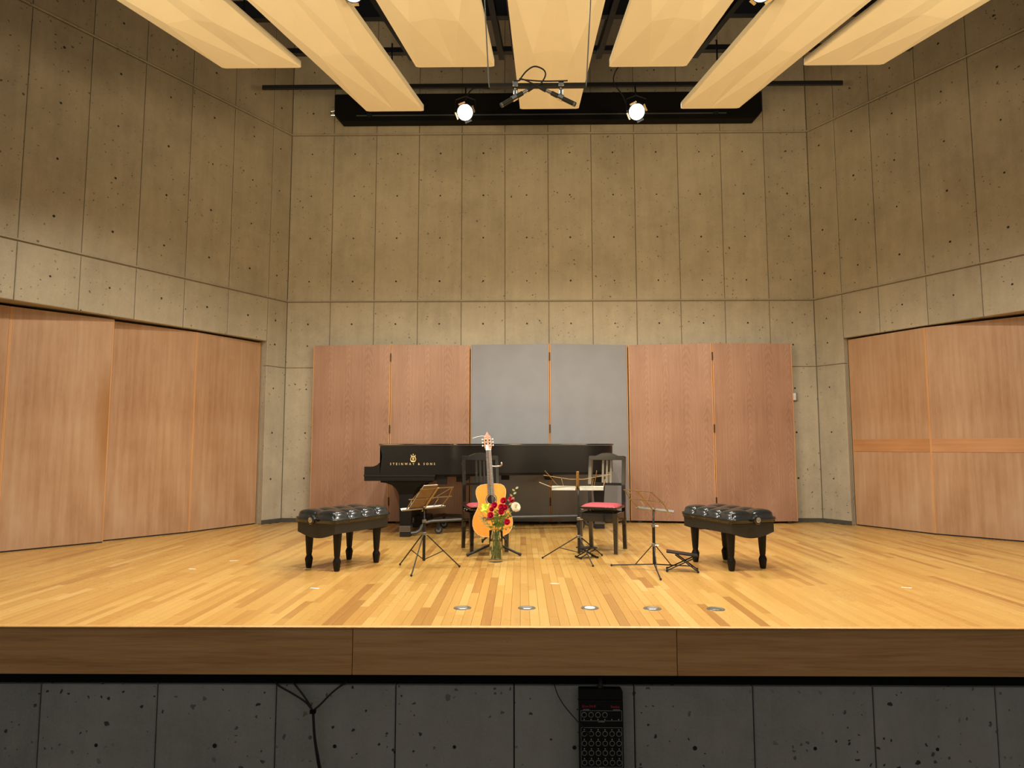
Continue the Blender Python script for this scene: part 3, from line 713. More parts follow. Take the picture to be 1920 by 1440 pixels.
# three-armed dolly joining the legs
hub = (PX(-0.25), 0.72, 0.20); DOLLY = simple('galvanised_steel', (0.10, 0.10, 0.098), 0.5, 0.6)
for (cx, cy) in (L1, L2, L3):
    d = Vector((hub[0]-cx, hub[1]-cy, 0)).normalized()
    P = [(cx+d.x*0.03, cy+d.y*0.03, 0.03), (cx+d.x*0.12, cy+d.y*0.12, 0.035), (cx+d.x*0.17, cy+d.y*0.17, 0.06), (cx+d.x*0.19, cy+d.y*0.19, 0.10),
         (cx+d.x*0.23, cy+d.y*0.23, 0.145), (cx+d.x*0.32, cy+d.y*0.32, 0.16)]
    P = [tuple(p) for p in P] + [(hub[0], hub[1], 0.165)]
    mb = MB(); mb.tube(P, 0.020, 8); mb.build('dolly_arm', DOLLY, t, smooth=True)
mb = MB(); mb.lathe([(0.075, 0.13), (0.085, 0.135), (0.085, 0.19), (0.07, 0.195)], 20, 0, Matrix.Translation((hub[0], hub[1], 0))); mb.build('dolly_hub', DOLLY, t, smooth=True)
def caster(x, y, r):
    h = MB(); h.box((x-0.018, y-0.03, r), (x+0.018, y+0.03, 0.185)); ho = h.build('caster', STEEL_BLACK, t, bevel=0.003)
    M = Matrix.Translation((x, y, r)) @ Matrix.Rotation(pi/2, 4, 'X')
    wv = MB(); wv.lathe([(r*0.6, -0.02), (r*0.96, -0.018), (r, 0), (r*0.96, 0.018), (r*0.6, 0.02)], 20, 0, M); wv.build('wheel', RUBBER, ho, smooth=True)
    cv = MB(); cv.lathe([(r*0.45, -0.022), (r*0.55, -0.02), (r*0.55, 0.02), (r*0.45, 0.022)], 14, 0, M); cv.build('wheel_cap', STEEL, ho)
caster(PX(-0.99), 0.42, 0.05); caster(PX(0.745), 0.83, 0.055); caster(PX(-0.99), 1.0, 0.05)
# pedal lyre
mb = MB(); mb.box((PX(-1.30), 0.50, 0.12), (PX(-1.12), 0.86, 0.20)); mb.build('pedal_box', BLACK_SAT, t, bevel=0.004)
for yy in (0.58, 0.78):
    mb = MB(); mb.tube([(PX(-1.21), yy, 0.20), (PX(-1.21), yy, 0.65)], 0.022, 10); mb.build('lyre_post', BLACK_SAT, t)
for yy in (0.60, 0.68, 0.76):
    mb = MB(); mb.tube([(PX(-1.30), yy, 0.15), (PX(-1.40), yy, 0.145), (PX(-1.46), yy, 0.135)], [0.008, 0.014, 0.012], 8, flat=0.5); mb.build('pedal', GOLD, t, smooth=True)
for bx in (-0.72, -0.2, 0.35):
    mb = MB(); mb.box((PX(bx)-0.05, PY(YS)-0.55 if bx > -0.6 else 0.3, ZB-0.10), (PX(bx)+0.05, PY(YS)-0.1, ZB-0.03)); mb.build('under_beam', BLACK_SAT, t)
mb = MB(); mb.box((PX(-0.97), 0.05, ZB-0.115), (PX(-0.86), 0.12, ZB-0.03)); mb.build('leg_block', BLACK_SAT, t)
# gold lettering and lyre emblem on the near side
FM = Matrix.Translation((PX(-1.245), -0.0012, 0.842)) @ Matrix.Rotation(pi/2, 4, 'X')
text_mesh('lettering', 'STEINWAY & SONS', 0.046, GOLD, t, FM @ Matrix.Diagonal((0.74, 0.80, 1, 1)), 0.0006, 1.95)
em = MB(); ex, ez = PX(-1.238), 0.905
for sgn in (-1, 1):
    em.tube([(ex+sgn*0.004, -0.002, ez-0.034), (ex+sgn*0.024, -0.002, ez-0.028), (ex+sgn*0.031, -0.002, ez-0.008), (ex+sgn*0.022, -0.002, ez+0.016), (ex+sgn*0.019, -0.002, ez+0.03), (ex+sgn*0.027, -0.002, ez+0.040)], 0.0045, 6)
em.tube([(ex-0.022, -0.002, ez+0.022), (ex+0.022, -0.002, ez+0.022)], 0.0028, 6)
em.tube([(ex-0.02, -0.002, ez-0.036), (ex+0.02, -0.002, ez-0.036)], 0.004, 6)
for dx in (-0.009, 0.0, 0.009): em.tube([(ex+dx, -0.002, ez-0.03), (ex+dx, -0.002, ez+0.034+0.008*(dx == 0))], 0.0018, 5)
em.ball((ex, -0.002, ez+0.048), 0.006, 5); em.ball((ex, -0.002, ez-0.006), 0.010, 5)
em.build('lyre_emblem', GOLD, t, smooth=True)

# ------------------------------------------------------------------ tufted leather benches
def bench(label, loc, rz):
    t = thing('piano_bench', label, 'bench', (*loc, 0), rz, 'tufted black leather piano benches')
    LX, LY = 0.350, 0.235
    # skirted box whose short ends dip in a shallow curve
    lx, ly = LX-0.02, LY-0.015
    mb = MB(); N = 12
    ring = []
    for i in range(N+1): q = i/N; ring.append((lx, -ly + 2*ly*q, 0.318 - 0.045*sin(pi*q)))
    for i in range(9): ring.append((lx - 2*lx*(i+1)/10, ly, 0.318))
    for i in range(N+1): q = i/N; ring.append((-lx, ly - 2*ly*q, 0.318 - 0.045*sin(pi*q)))
    for i in range(9): ring.append((-lx + 2*lx*(i+1)/10, -ly, 0.318))
    k = len(ring); vs = ring + [(p[0], p[1], 0.395) for p in ring]
    mb.add(vs, [(i, (i+1) % k, (i+1) % k+k, i+k) for i in range(k)] + [tuple(range(k, 2*k))])
    mb.add([(lx*a, ly*b, 0.322) for a, b in ((-1,-1),(1,-1),(1,1),(-1,1))], [(0,1,2,3)])
    box = mb.build('apron', LEATHER_MATT, t)
    mb = MB(); ring2 = [(p[0]*1.004, p[1]*1.005, 0.397) for p in ring]; mb.tube([(a*(lx+0.002), b*(ly+0.002), 0.399) for a, b in ((-1,-1),(1,-1),(1,1),(-1,1),(-1,-1))], 0.0045, 8)
    mb.build('welt', LEATHER, t, smooth=True)
    mb = MB(); NU, NV = 48, 24
    def top(u, v):
        x = (2*u-1); y = (2*v-1)
        ex = max(0, abs(x)-0.90)/0.10; ey = max(0, abs(y)-0.84)/0.16
        drop = 1 - sqrt(max(0, 1-min(1, ex*ex+ey*ey)))
        puff = 0.35*(abs(sin(pi*4*u))**0.5 + abs(sin(pi*2*v))**0.5) + 0.30*(abs(sin(pi*4*u))**0.6)*(abs(sin(pi*2*v))**0.6)
        inner = min(1, (1-abs(x))/0.04)*min(1, (1-abs(y))/0.07)
        z = 0.466 + 0.046*puff - 0.066*drop
        # sides pinch in a touch at each seam
        pin = 1 - 0.012*(1-abs(sin(pi*4*u))**0.5)*(abs(y) > 0.9) - 0.02*(1-abs(sin(pi*2*v))**0.5)*(abs(x) > 0.94)
        return (x*LX*pin, y*LY*pin, z)
    mb.grid(top, NU, NV)
    edge = [top(i/NU, 0) for i in range(NU)] + [top(1, j/NV) for j in range(NV)] + [top(1-i/NU, 1) for i in range(NU)] + [top(0, 1-j/NV) for j in range(NV)]
    k = len(edge); vs = list(edge)
    for f_, z in ((1.012, 0.445), (1.012, 0.425), (0.985, 0.402)): vs += [(p[0]*f_, p[1]*f_, z) for p in edge]
    for r_ in range(3): mb.add(vs[r_*k:(r_+2)*k], [(i, (i+1) % k, (i+1) % k+k, i+k) for i in range(k)])
    o = mb.build('cushion', LEATHER, t, smooth='all')
    bm = bmesh.new(); bm.from_mesh(o.data); bmesh.ops.remove_doubles(bm, verts=bm.verts, dist=0.0004); bmesh.ops.recalc_face_normals(bm, faces=bm.faces); bm.to_mesh(o.data); bm.free()
    for i in (1, 2, 3):
        b = MB(); b.ball((-LX + 2*LX*i/4, 0, 0.474), 0.009, 5, sc=(1, 1, 0.5)); b.build('button', LEATHER, t, smooth=True)
    for sx in (-1, 1):
        for sy in (-1, 1):
            mb = MB(); M = Matrix.Translation((sx*0.245, sy*0.165, 0)) @ Matrix.Rotation(pi/8, 4, 'Z')
            mb.lathe([(0.020, 0.0), (0.026, 0.01), (0.036, 0.078), (0.035, 0.085), (0.023, 0.112), (0.027, 0.13), (0.040, 0.315), (0.040, 0.335)], 8, 0, M)
            mb.build('leg', BLACK_SAT, t)
    for sx in (-1, 1):
        M = Matrix.Translation((sx*(LX-0.02), 0, 0.432)) @ Matrix.Rotation(sx*pi/2, 4, 'Y')
        mb = MB(); mb.lathe([(0.014, 0), (0.014, 0.03), (0.030, 0.035), (0.040, 0.045), (0.040, 0.062), (0.033, 0.068)], 18, 0, M); kn = mb.build('height_knob', BLACK, t, smooth=True)
        mb = MB(); mb.lathe([(0.024, 0.0682), (0.024, 0.0690), (0.017, 0.0700), (0.004, 0.0695)], 16, 0, M); mb.build('knob_cap', CHROME, kn)
    return t
b1 = bench('left tufted black leather bench, next to the piano keyboard end', (-1.575, 6.068), radians(60.5))
dup(b1, (1.828, 6.095, 0), radians(-68), 'right tufted black leather bench, next to the folded black footstool')

# ------------------------------------------------------------------ black chairs with red seats
def chair(label, loc, rz):
    t = thing('piano_chair', label, 'chair', (*loc, 0), rz, 'black chairs with red seats')
    W, D = 0.178, 0.175
    for s in (-1, 1):
        mb = MB(); c = (s*W, -D)
        vs = [(c[0]+a*0.017, c[1]+b*0.017, 0.0) for a, b in ((-1,-1),(1,-1),(1,1),(-1,1))] + [(c[0]+a*0.023, c[1]+b*0.023, 0.39) for a, b in ((-1,-1),(1,-1),(1,1),(-1,1))]
        mb.add(vs, [(0,3,2,1),(4,5,6,7)] + [(i,(i+1)%4,(i+1)%4+4,i+4) for i in range(4)]); mb.build('leg', BLACK, t, bevel=0.002)
        mb = MB(); P = [(s*W, D+0.035, 0.0), (s*W, D+0.012, 0.20), (s*W, D, 0.40), (s*W, D+0.008, 0.65), (s*W, D+0.045, 0.935)]
        vs = []; hw = 0.019
        for p in P: vs += [(p[0]-hw, p[1]-hw, p[2]), (p[0]+hw, p[1]-hw, p[2]), (p[0]+hw, p[1]+hw, p[2]), (p[0]-hw, p[1]+hw, p[2])]
        fs = [(0,3,2,1), (16,17,18,19)] + [(r*4+i, r*4+(i+1)%4, r*4+(i+1)%4+4, r*4+i+4) for r in range(4) for i in range(4)]
        mb.add(vs, fs); mb.build('back_post', BLACK, t, bevel=0.002)
    crest = [(-0.197, 0.900), (-0.197, 0.938), (-0.175, 0.945), (-0.12, 0.944), (-0.095, 0.955), (-0.05, 0.972), (0.0, 0.976), (0.05, 0.972), (0.095, 0.955), (0.12, 0.944), (0.175, 0.945), (0.197, 0.938), (0.197, 0.900)]
    mb = MB(); mb.prism(crest, D+0.022, D+0.058); mb.build('crest_rail', BLACK, t, bevel=0.004)
    mb = MB(); mb.box((-W+0.019, D-0.004, 0.640), (W-0.019, D+0.022, 0.668)); mb.build('back_rail', BLACK, t, bevel=0.003)
    for sx in (-0.042, 0.0, 0.042):
        mb = MB(); mb.add([(sx+a, D+y, z) for z, y in ((0.660, 0.004), (0.905, 0.034)) for a, yy in ((-0.011,0),(0.011,0)) ] + [(sx+a, D+y+0.012, z) for z, y in ((0.660, 0.004), (0.905, 0.034)) for a in (-0.011, 0.011)],
                          [(0,1,3,2),(4,6,7,5),(0,2,6,4),(1,5,7,3),(0,4,5,1),(2,3,7,6)]); mb.build('slat', BLACK, t)
    mb = MB(); mb.box((-W+0.01, -D-0.018, 0.305), (W-0.01, -D+0.004, 0.385)); mb.box((-W+0.01, D-0.01, 0.305), (W-0.01, D+0.01, 0.385))
    mb.box((-W-0.012, -D, 0.305), (-W+0.008, D, 0.385)); mb.box((W-0.008, -D, 0.305), (W+0.012, D, 0.385)); mb.build('apron', BLACK, t)
    mb = MB()
    for s in (-1, 1):
        mb.tube([(s*0.13, -0.13, 0.385), (s*0.13, 0.13, 0.428)], 0.007, 6); mb.tube([(s*0.13, 0.13, 0.385), (s*0.13, -0.13, 0.428)], 0.007, 6)
        mb.tube([(-0.13, s*0.13, 0.388), (0.13, s*0.13, 0.388)], 0.007, 6)
    mb.build('lift_scissors', STEEL_BLACK, t)
    mb = MB(); mb.box((-0.195, -0.198, 0.425), (0.195, 0.150, 0.447)); mb.build('seat_board', BLACK, t, bevel=0.005)
    def cush(u, v):
        x, y = 2*u-1, 2*v-1; e = (1-abs(x)**6)*(1-abs(y)**6)
        return (x*0.172, -0.024 + y*0.155, 0.447 + 0.026*e**0.5)
    mb = MB(); mb.grid(cush, 14, 14); mb.build('seat_cushion', RED, t, smooth='all')
    mb = MB(); mb.tube([(-0.10, -0.06, 0.408), (-0.215, -0.06, 0.415)], 0.006, 6); kn = mb.build('height_crank', CHROME, t)
    mb = MB(); mb.ball((-0.222, -0.06, 0.415), 0.017, 6); mb.build('knob', BLACK, kn, smooth=True)
    return t
c1 = chair('left black chair with red seat, behind the guitar', (-0.369, 6.945), radians(17.2))
dup(c1, (0.821, 6.911, 0), radians(-22), 'right black chair with red seat, behind the music stand with pale tray')

# ------------------------------------------------------------------ folding music stands
def desk_frame(c, yaw, tilt):
    lat = Vector((cos(yaw), sin(yaw), 0)); n = Vector((sin(yaw), -cos(yaw), 0))
    up = n*cos(tilt) + Vector((0,0,1))*sin(tilt); nor = lat.cross(up)
    M = Matrix.Identity(4)
    for i, v in enumerate((lat, up, nor)):
        for r in range(3): M[r][i] = v[r]
    M.translation = c; return M
def stand(label, base, foot_r, foot_a, hubz, pole_low, desk_c, yaw, tilt, W, Hd, style):
    t = thing('music_stand', label, 'music stand', (*base, 0), 0, 'folding wire music stands')
    B = Vector((base[0], base[1], 0)); dc = Vector(desk_c) - B
    for i in range(3):
        a = foot_a + i*2*pi/3; f = Vector((cos(a)*foot_r, sin(a)*foot_r, 0.010))
        mb = MB()
        if style == 'flat':
            top = Vector((cos(a)*0.012, sin(a)*0.012, pole_low)); knee = top.lerp(f, 0.42)
        else:
            top = Vector((cos(a)*0.014, sin(a)*0.014, hubz)); knee = top.lerp(f, 0.52)
        mb.tube([tuple(top), tuple(f)], 0.0055, 6); lg = mb.build('leg', STEEL_BLACK, t)
        mb = MB(); mb.ball(tuple(f), 0.0098, 5); mb.build('rubber_foot', RUBBER, lg, smooth=True)
        mb = MB(); q = Vector((cos(a)*0.012, sin(a)*0.012, hubz if style == 'flat' else pole_low+0.012))
        mb.tube([tuple(q), tuple(knee)], 0.0042, 6); mb.build('brace', STEEL_BLACK, t)
    tz = dc.z - 0.035
    mb = MB(); mb.tube([(0, 0, pole_low), (0, 0, hubz+0.16 if hubz+0.16 < tz-0.05 else tz-0.06)], 0.0125, 10); mb.build('lower_pole', STEEL_BLACK, t, smooth=True)
    mb = MB(); mb.tube([(0, 0, hubz+0.05), (0, 0, tz-0.04), tuple(dc*0.5 + Vector((0,0,tz*0.5))), tuple(dc)], 0.0085, 10); mb.build('upper_pole', STEEL_BLACK, t, smooth=True)
    for z in (hubz, min(hubz+0.16, tz-0.06)):
        mb = MB(); mb.lathe([(0.014, z-0.012), (0.019, z-0.010), (0.019, z+0.012), (0.013, z+0.016)], 12); cl = mb.build('collar', STEEL, t, smooth=True)
        mb = MB(); mb.tube([(0.012, -0.012, z), (0.034, -0.03, z)], 0.006, 6); mb.build('wing_screw', CHROME, cl)
    M = Matrix.Translation(-B) @ desk_frame(Vector(desk_c), yaw, tilt)
    def bar(pts, r, name, mat, flat=1.0, par=t):
        m_ = MB(); m_.tube(pts, r, 6, 0, M, True, flat); return m_.build(name, mat, par)
    h = W/2
    bar([(0, -0.03, 0.0), (0, Hd*1.05, 0.0)], 0.013, 'spine', BRASS_DULL, 0.25)
    for s in (-1, 1):
        m_ = MB(); x0, x1 = (0.012, h) if s > 0 else (-h, -0.012)
        m_.box((x0, -0.004, 0.0), (x1, 0.0, -0.030), 0, M); m_.box((x0, 0.0, 0.0), (x1, 0.014, -0.003), 0, M); m_.build('shelf', CHROME if style == 'tray' else STEEL, t)
        bar([(s*h*0.80, 0.0, -0.003), (s*h*0.86, Hd*0.5, -0.003), (s*h*0.72, Hd, -0.003)] if style != 'tray' else ([(-0.165, 0.0, 0), (-0.300, Hd*1.10, 0.0)] if s < 0 else [(0.150, 0.0, 0), (0.175, Hd*1.10, 0.0)]), 0.0042, 'side_wire', BRASS_DULL)
        if style != 'tray': bar([(s*h*0.1, Hd*0.45, -0.004), (s*h*0.72, Hd, -0.004)], 0.003, 'strut', BRASS_DULL)
        if style == 'tray': bar([(s*h, 0.0, -0.01), (s*(h+0.12) if s < 0 else h+0.015, 0.045 if s < 0 else 0.085, -0.03)], 0.0042, 'shelf_wing', CHROME)
        bar([(s*h*0.55, -0.008, -0.03), (s*h*0.62, 0.07, -0.045)], 0.0028, 'page_clip', CHROME)
    if style == 'tray':
        lat = Vector((cos(yaw), sin(yaw), 0)); nn = Vector((sin(yaw), -cos(yaw), 0)); u = Vector((0, 0, 1)); m_ = MB()
        for a, b in ((-h, -0.02), (0.02, h)):
            vs = [dc + lat*x + nn*(0.034 + y) + u*(z + 0.004 - y*2) for y in (0.0, 0.003) for x, z in ((a, -0.017), (b, -0.017), (b, 0.017), (a, 0.017))]
            m_.add(vs, [(0,1,2,3),(7,6,5,4),(0,4,5,1),(1,5,6,2),(2,6,7,3),(3,7,4,0)])
        m_.build('shelf_front', simple('pale_plate', (0.74, 0.80, 0.78), 0.35), t)  # pale upright plate along the shelf front
    for k, f in (((0.52, 1.0), (1.0, 0.78)) if style != 'tray' else ((0.86, 1.0),)):
        bar([(-h*f, Hd*k, -0.005), (h*f, Hd*k, -0.005)] if style != 'tray' else [(-h*1.32, Hd*0.82, 0.0), (-h*0.3, Hd*0.56, 0.0), (h*0.25, Hd*0.56, 0.0), (h*1.25, Hd*0.88, 0.0)], 0.0042, 'cross_wire', BRASS_DULL)
    return t, M
s1, M1 = stand('leftmost folding music stand with wire desk, between left bench and guitar', (-0.831, 5.859), 0.313, radians(139.6), 0.30, 0.075, (-0.850, 5.975, 0.500), radians(50), radians(47), 0.50, 0.25, 'tripod')
s2, M2 = stand('middle music stand with pale tray, before the right chair', (0.532, 6.333), 0.343, radians(165.7), 0.215, 0.06, (0.53, 6.40, 0.655), radians(-4), radians(52), 0.48, 0.19, 'tray')
s3, M3 = stand('rightmost folding music stand with wire desk, beside the right footstool', (1.119, 5.805), 0.399, radians(145.8), 0.215, 0.055, (1.140, 5.90, 0.490), radians(-58), radians(44), 0.46, 0.25, 'flat')
# score leaning on the first stand
bk = thing('music_booklet', 'brown music booklet leaning on the leftmost stand', 'book')
MI = desk_frame(Vector((-0.850, 5.975, 0.500)), radians(50), radians(47))
m_ = MB(); m_.box((-0.17, 0.004, -0.012), (-0.01, 0.285, -0.008), 0, MI); m_.build('cover', simple('kraft_cover', (0.20, 0.13, 0.075), 0.7), bk)
m_ = MB(); m_.box((-0.168, 0.006, -0.018), (-0.012, 0.283, -0.0125), 0, MI); m_.build('pages', simple('old_paper', (0.62, 0.56, 0.45), 0.8), bk)

# ------------------------------------------------------------------ footstools
def footstool(label, loc, rz, w, d, h, slope):
    t = thing('footstool', label, 'footstool', (*loc, 0), rz, 'black folding guitar footstools')
    w2, d2 = w/2, d/2
    mb = MB(); mb.add([(-w2*1.02, -d2*1.05, h+slope), (w2*1.02, -d2*1.05, h), (w2*1.02, d2*1.05, h), (-w2*1.02, d2*1.05, h+slope)] + [(-w2*1.02, -d2*1.05, h+slope-0.011), (w2*1.02, -d2*1.05, h-0.011), (w2*1.02, d2*1.05, h-0.011), (-w2*1.02, d2*1.05, h+slope-0.011)],
                      [(0,1,2,3),(7,6,5,4),(0,4,5,1),(1,5,6,2),(2,6,7,3),(3,7,4,0)]); top = mb.build('tread', STEEL_BLACK, t, bevel=0.002)
    for s in (-1, 1):
        for (x0, x1) in ((-w2, w2*0.86), (w2, -w2*0.45)):
            mb = MB(); z1 = h - 0.018 + slope*(1 - (x1+w2)/w)
            mb.tube([(x0, s*d2*0.86, 0.010), (x1, s*d2*0.80, z1)], 0.0058, 6); mb.build('leg', STEEL_BLACK, t)
    for sx in (-1, 1):
        mb = MB(); mb.tube([(sx*w2, -d2, 0.009), (sx*w2, d2, 0.009)], 0.007, 8); r = mb.build('foot_bar', STEEL_BLACK, t)
        for s in (-1, 1):
            mb = MB(); mb.tube([(sx*w2, s*d2, 0.010), (sx*w2, s*(d2+0.014), 0.010)], 0.0098, 8); mb.build('rubber_cap', RUBBER, r)
    return t
f1 = footstool('black folding footstool left of the right leather bench', (1.352, 5.80), radians(-12), 0.25, 0.125, 0.138, 0.03)
f2 = footstool('small black footstool under the middle music stand', (0.615, 6.47), radians(20), 0.17, 0.10, 0.100, 0.0)

# ------------------------------------------------------------------ guitar on its stand
gt = thing('classical_guitar', 'honey-coloured classical guitar upright on a tubular stand', 'guitar', (-0.262, 6.50, 0.190), 0, None, Euler((radians(-8), radians(-2.8), radians(8)), 'XYZ'))
# local: x across, z along the neck, front faces -y
HALF = [(0.0, 0.0), (0.05, 0.001), (0.10, 0.008), (0.145, 0.03), (0.174, 0.07), (0.186, 0.12), (0.183, 0.165), (0.168, 0.21), (0.148, 0.245), (0.130, 0.28), (0.122, 0.31), (0.124, 0.34), (0.134, 0.375), (0.141, 0.41), (0.138, 0.445), (0.122, 0.475), (0.09, 0.492), (0.045, 0.498), (0.0, 0.499)]
out = [(x*1.03, z) for x, z in HALF] + [(-x*1.03, z) for x, z in HALF[-2:0:-1]]
TOPW = veneer('cedar_top', [(0.72, 0.27, 0.035), (0.80, 0.34, 0.055), (0.86, 0.40, 0.08)], 0.0, rough=0.28)
ROSE = simple('rosewood', (0.16, 0.055, 0.03), 0.3, coat=0.4)
PALE = simple('maple_binding', (0.75, 0.55, 0.28), 0.4)
mb = MB(); n = len(out); SH = 0.235+0.115; r0 = 0.042
# front face with a real sound hole
hole = [(r0*cos(2*pi*k/24), SH + r0*sin(2*pi*k/24)) for k in range(24)]
bm = bmesh.new()
ov = [bm.verts.new((x, -0.002, z)) for x, z in out]; hv = [bm.verts.new((x, -0.002, z)) for x, z in hole]
es = [bm.edges.new((ov[i], ov[(i+1) % n])) for i in range(n)] + [bm.edges.new((hv[i], hv[(i+1) % 24])) for i in range(24)]
bmesh.ops.triangle_fill(bm, use_beauty=True, use_dissolve=False, edges=es)
me = bpy.data.meshes.new('soundboard'); bm.to_mesh(me); bm.free(); me.materials.append(TOPW)
o = bpy.data.objects.new('soundboard', me); C.objects.link(o); o.parent = gt
mb = MB(); vs = [(x, -0.0015, z) for x, z in out] + [(x, 0.095, z) for x, z in out]
mb.add(vs, [(i, (i+1) % n, (i+1) % n+n, i+n) for i in range(n)] + [tuple(range(n, 2*n))]); mb.build('body', ROSE, gt, smooth=True)
mb = MB(); mb.tube([(x, -0.002, z) for x, z in out + [out[0]]], 0.003, 6); mb.build('binding', PALE, gt, smooth=True)
mb = MB(); R1 = Matrix.Translation((0, -0.0035, SH)) @ Matrix.Rotation(pi/2, 4, 'X')
for a, b_, m_i in ((0.0430, 0.0475, 0), (0.0475, 0.056, 1), (0.056, 0.0585, 0)):
    vs = [(r*cos(2*pi*k/32), r*sin(2*pi*k/32), 0) for r in (a, b_) for k in range(32)]
    mb.add(vs, [(k, (k+1) % 32, (k+1) % 32+32, k+32) for k in range(32)], m_i, R1)
mb.build('rosette', [PALE, simple('rosette_dark', (0.10, 0.05, 0.025), 0.4)], gt)
NK = SH + 0.045; NUT = 0.828
EB = simple('fingerboard_ebony_sheen', (0.16, 0.155, 0.15), 0.25)  # ebony lightened to grey, reflected light put into the base colour
mb = MB(); mb.add([(-0.031, -0.009, NK), (0.031, -0.009, NK), (0.026, -0.009, NUT), (-0.026, -0.009, NUT), (-0.031, -0.0025, NK), (0.031, -0.0025, NK), (0.026, 0.0, NUT), (-0.026, 0.0, NUT)], [(0,1,2,3),(7,6,5,4),(0,4,5,1),(1,5,6,2),(2,6,7,3),(3,7,4,0)])
fbo = mb.build('fingerboard', EB, gt)
for i in range(19):
    L = 0.65; z = NUT - (L - L/(2**((i+1)/12)))
    if z < NK: break
    hw = 0.026 + 0.005*(NUT-z)/(NUT-NK); m_ = MB(); m_.box((-hw, -0.0108, z-0.0014), (hw, -0.009, z+0.0014)); m_.build('fret', CHROME, fbo)
mb = MB(); mb.tube([(0, 0.012, 0.48), (0, 0.016, 0.53), (0, 0.012, 0.60), (0, 0.010, NUT)], [0.030, 0.027, 0.024, 0.022], 10, flat=0.55); mb.build('neck', simple('mahogany', (0.22, 0.09, 0.04), 0.35), gt, smooth=True)
HM = Matrix.Translation((0, 0.0, NUT)) @ Matrix.Rotation(radians(-13), 4, 'X')
HEAD = simple('headstock_rosewood', (0.42, 0.20, 0.12), 0.35)
hp = [(-0.027, 0.0), (0.027, 0.0), (0.035, 0.03), (0.036, 0.125), (0.030, 0.150), (0.020, 0.155), (0.012, 0.172), (0.0, 0.196), (-0.012, 0.172), (-0.020, 0.155), (-0.030, 0.150), (-0.036, 0.125), (-0.035, 0.03)]
mb = MB(); mb.prism(hp, 0.0, 0.016, 0, HM); hd = mb.build('headstock', HEAD, gt, bevel=0.002)
for s in (-1, 1):
    mb = MB(); mb.box((s*0.017-0.006, -0.0008, 0.035), (s*0.017+0.006, 0.0, 0.125), 0, HM); mb.build('tuner_slot', simple('slot_dark', (0.02, 0.012, 0.008), 0.8), hd)
    for k in range(3):
        z = 0.05 + 0.032*k
        mb = MB(); mb.tube([(s*0.035, 0.008, z), (s*0.048, 0.008, z)], 0.003, 6, 0, HM); mb.cbox((s*0.052, 0.008, z), (0.010, 0.012, 0.014), 0, HM); mb.build('tuning_peg', simple('ivory_button', (0.78, 0.70, 0.55), 0.35), hd, bevel=0.002)
        mb = MB(); mb.tube([(s*0.010, -0.003, z), (s*0.024, -0.003, z)], 0.0042, 8, 0, HM); mb.build('roller', WHITE, hd)
mb = MB(); mb.box((-0.026, -0.014, NUT-0.003), (0.026, 0.0, NUT+0.003)); mb.build('nut', WHITE, gt)
BZ = NUT - 0.65
mb = MB(); mb.box((-0.092, -0.010, BZ-0.015), (0.092, -0.0025, BZ+0.010)); mb.build('bridge', ROSE, gt, bevel=0.003)
for k in range(6):
    q = -1 + 2*k/5; mb = MB(); mb.tube([(q*0.030, -0.013, BZ), (q*0.022, -0.0145, NUT), (q*0.017, -0.006+0.012, NUT+0.05)], 0.0007, 5); mb.build('string', CHROME if k < 3 else WHITE, gt)
mb = MB(); mb.tube([(-0.02, -0.006, NUT+0.135), (-0.055, -0.02, NUT+0.137), (-0.10, -0.03, NUT+0.132), (-0.15, -0.03, NUT+0.118)], 0.0022, 6); mb.build('string_end', WHITE, gt, smooth=True)

gs = thing('guitar_stand', 'black tubular guitar stand holding the guitar by neck and body', 'guitar stand', (-0.255, 6.64, 0))
for p in ((-0.518+0.255, 6.524-6.64), (-0.001+0.255, 6.558-6.64)):
    mb = MB(); mb.tube([(0, 0.0, 0.115), (p[0], p[1], 0.013)], 0.0115, 10); lg = mb.build('leg', STEEL_BLACK, gs, smooth=True)
    d = Vector((p[0], p[1], -0.10)).normalized(); mb = MB(); mb.tube([(p[0]-d.x*0.03, p[1]-d.y*0.03, 0.013-d.z*0.03), (p[0], p[1], 0.0145)], 0.0140, 10); mb.build('rubber_tip', RUBBER, lg)
mb = MB(); mb.tube([(0, 0.0, 0.10), (0.0, 0.11, 0.012)], 0.0115, 10); mb.build('leg', STEEL_BLACK, gs, smooth=True)
mb = MB(); mb.tube([(0, 0.01, 0.09), (0, 0.03, 0.40), (-0.01, 0.075, 0.62), (-0.015, 0.09, 0.84)], 0.011, 10); mb.build('post', STEEL_BLACK, gs, smooth=True)
mb = MB(); mb.tube([(-0.075, -0.02, 0.885), (-0.078, 0.03, 0.868), (-0.06, 0.085, 0.850), (0.0, 0.100, 0.846), (0.05, 0.085, 0.850), (0.068, 0.03, 0.868), (0.065, -0.02, 0.885)], 0.0075, 8); mb.build('neck_yoke', simple('pale_metal', (0.62, 0.62, 0.60), 0.4, 0.2), gs, smooth=True)
for s in (-1, 1):
    mb = MB(); mb.tube([(0, 0.0, 0.22), (s*0.09, 0.0, 0.16), (s*0.11, -0.05, 0.145), (s*0.11, -0.17, 0.145), (s*0.11, -0.19, 0.175)], 0.009, 8); mb.build('body_cradle', RUBBER, gs, smooth=True)

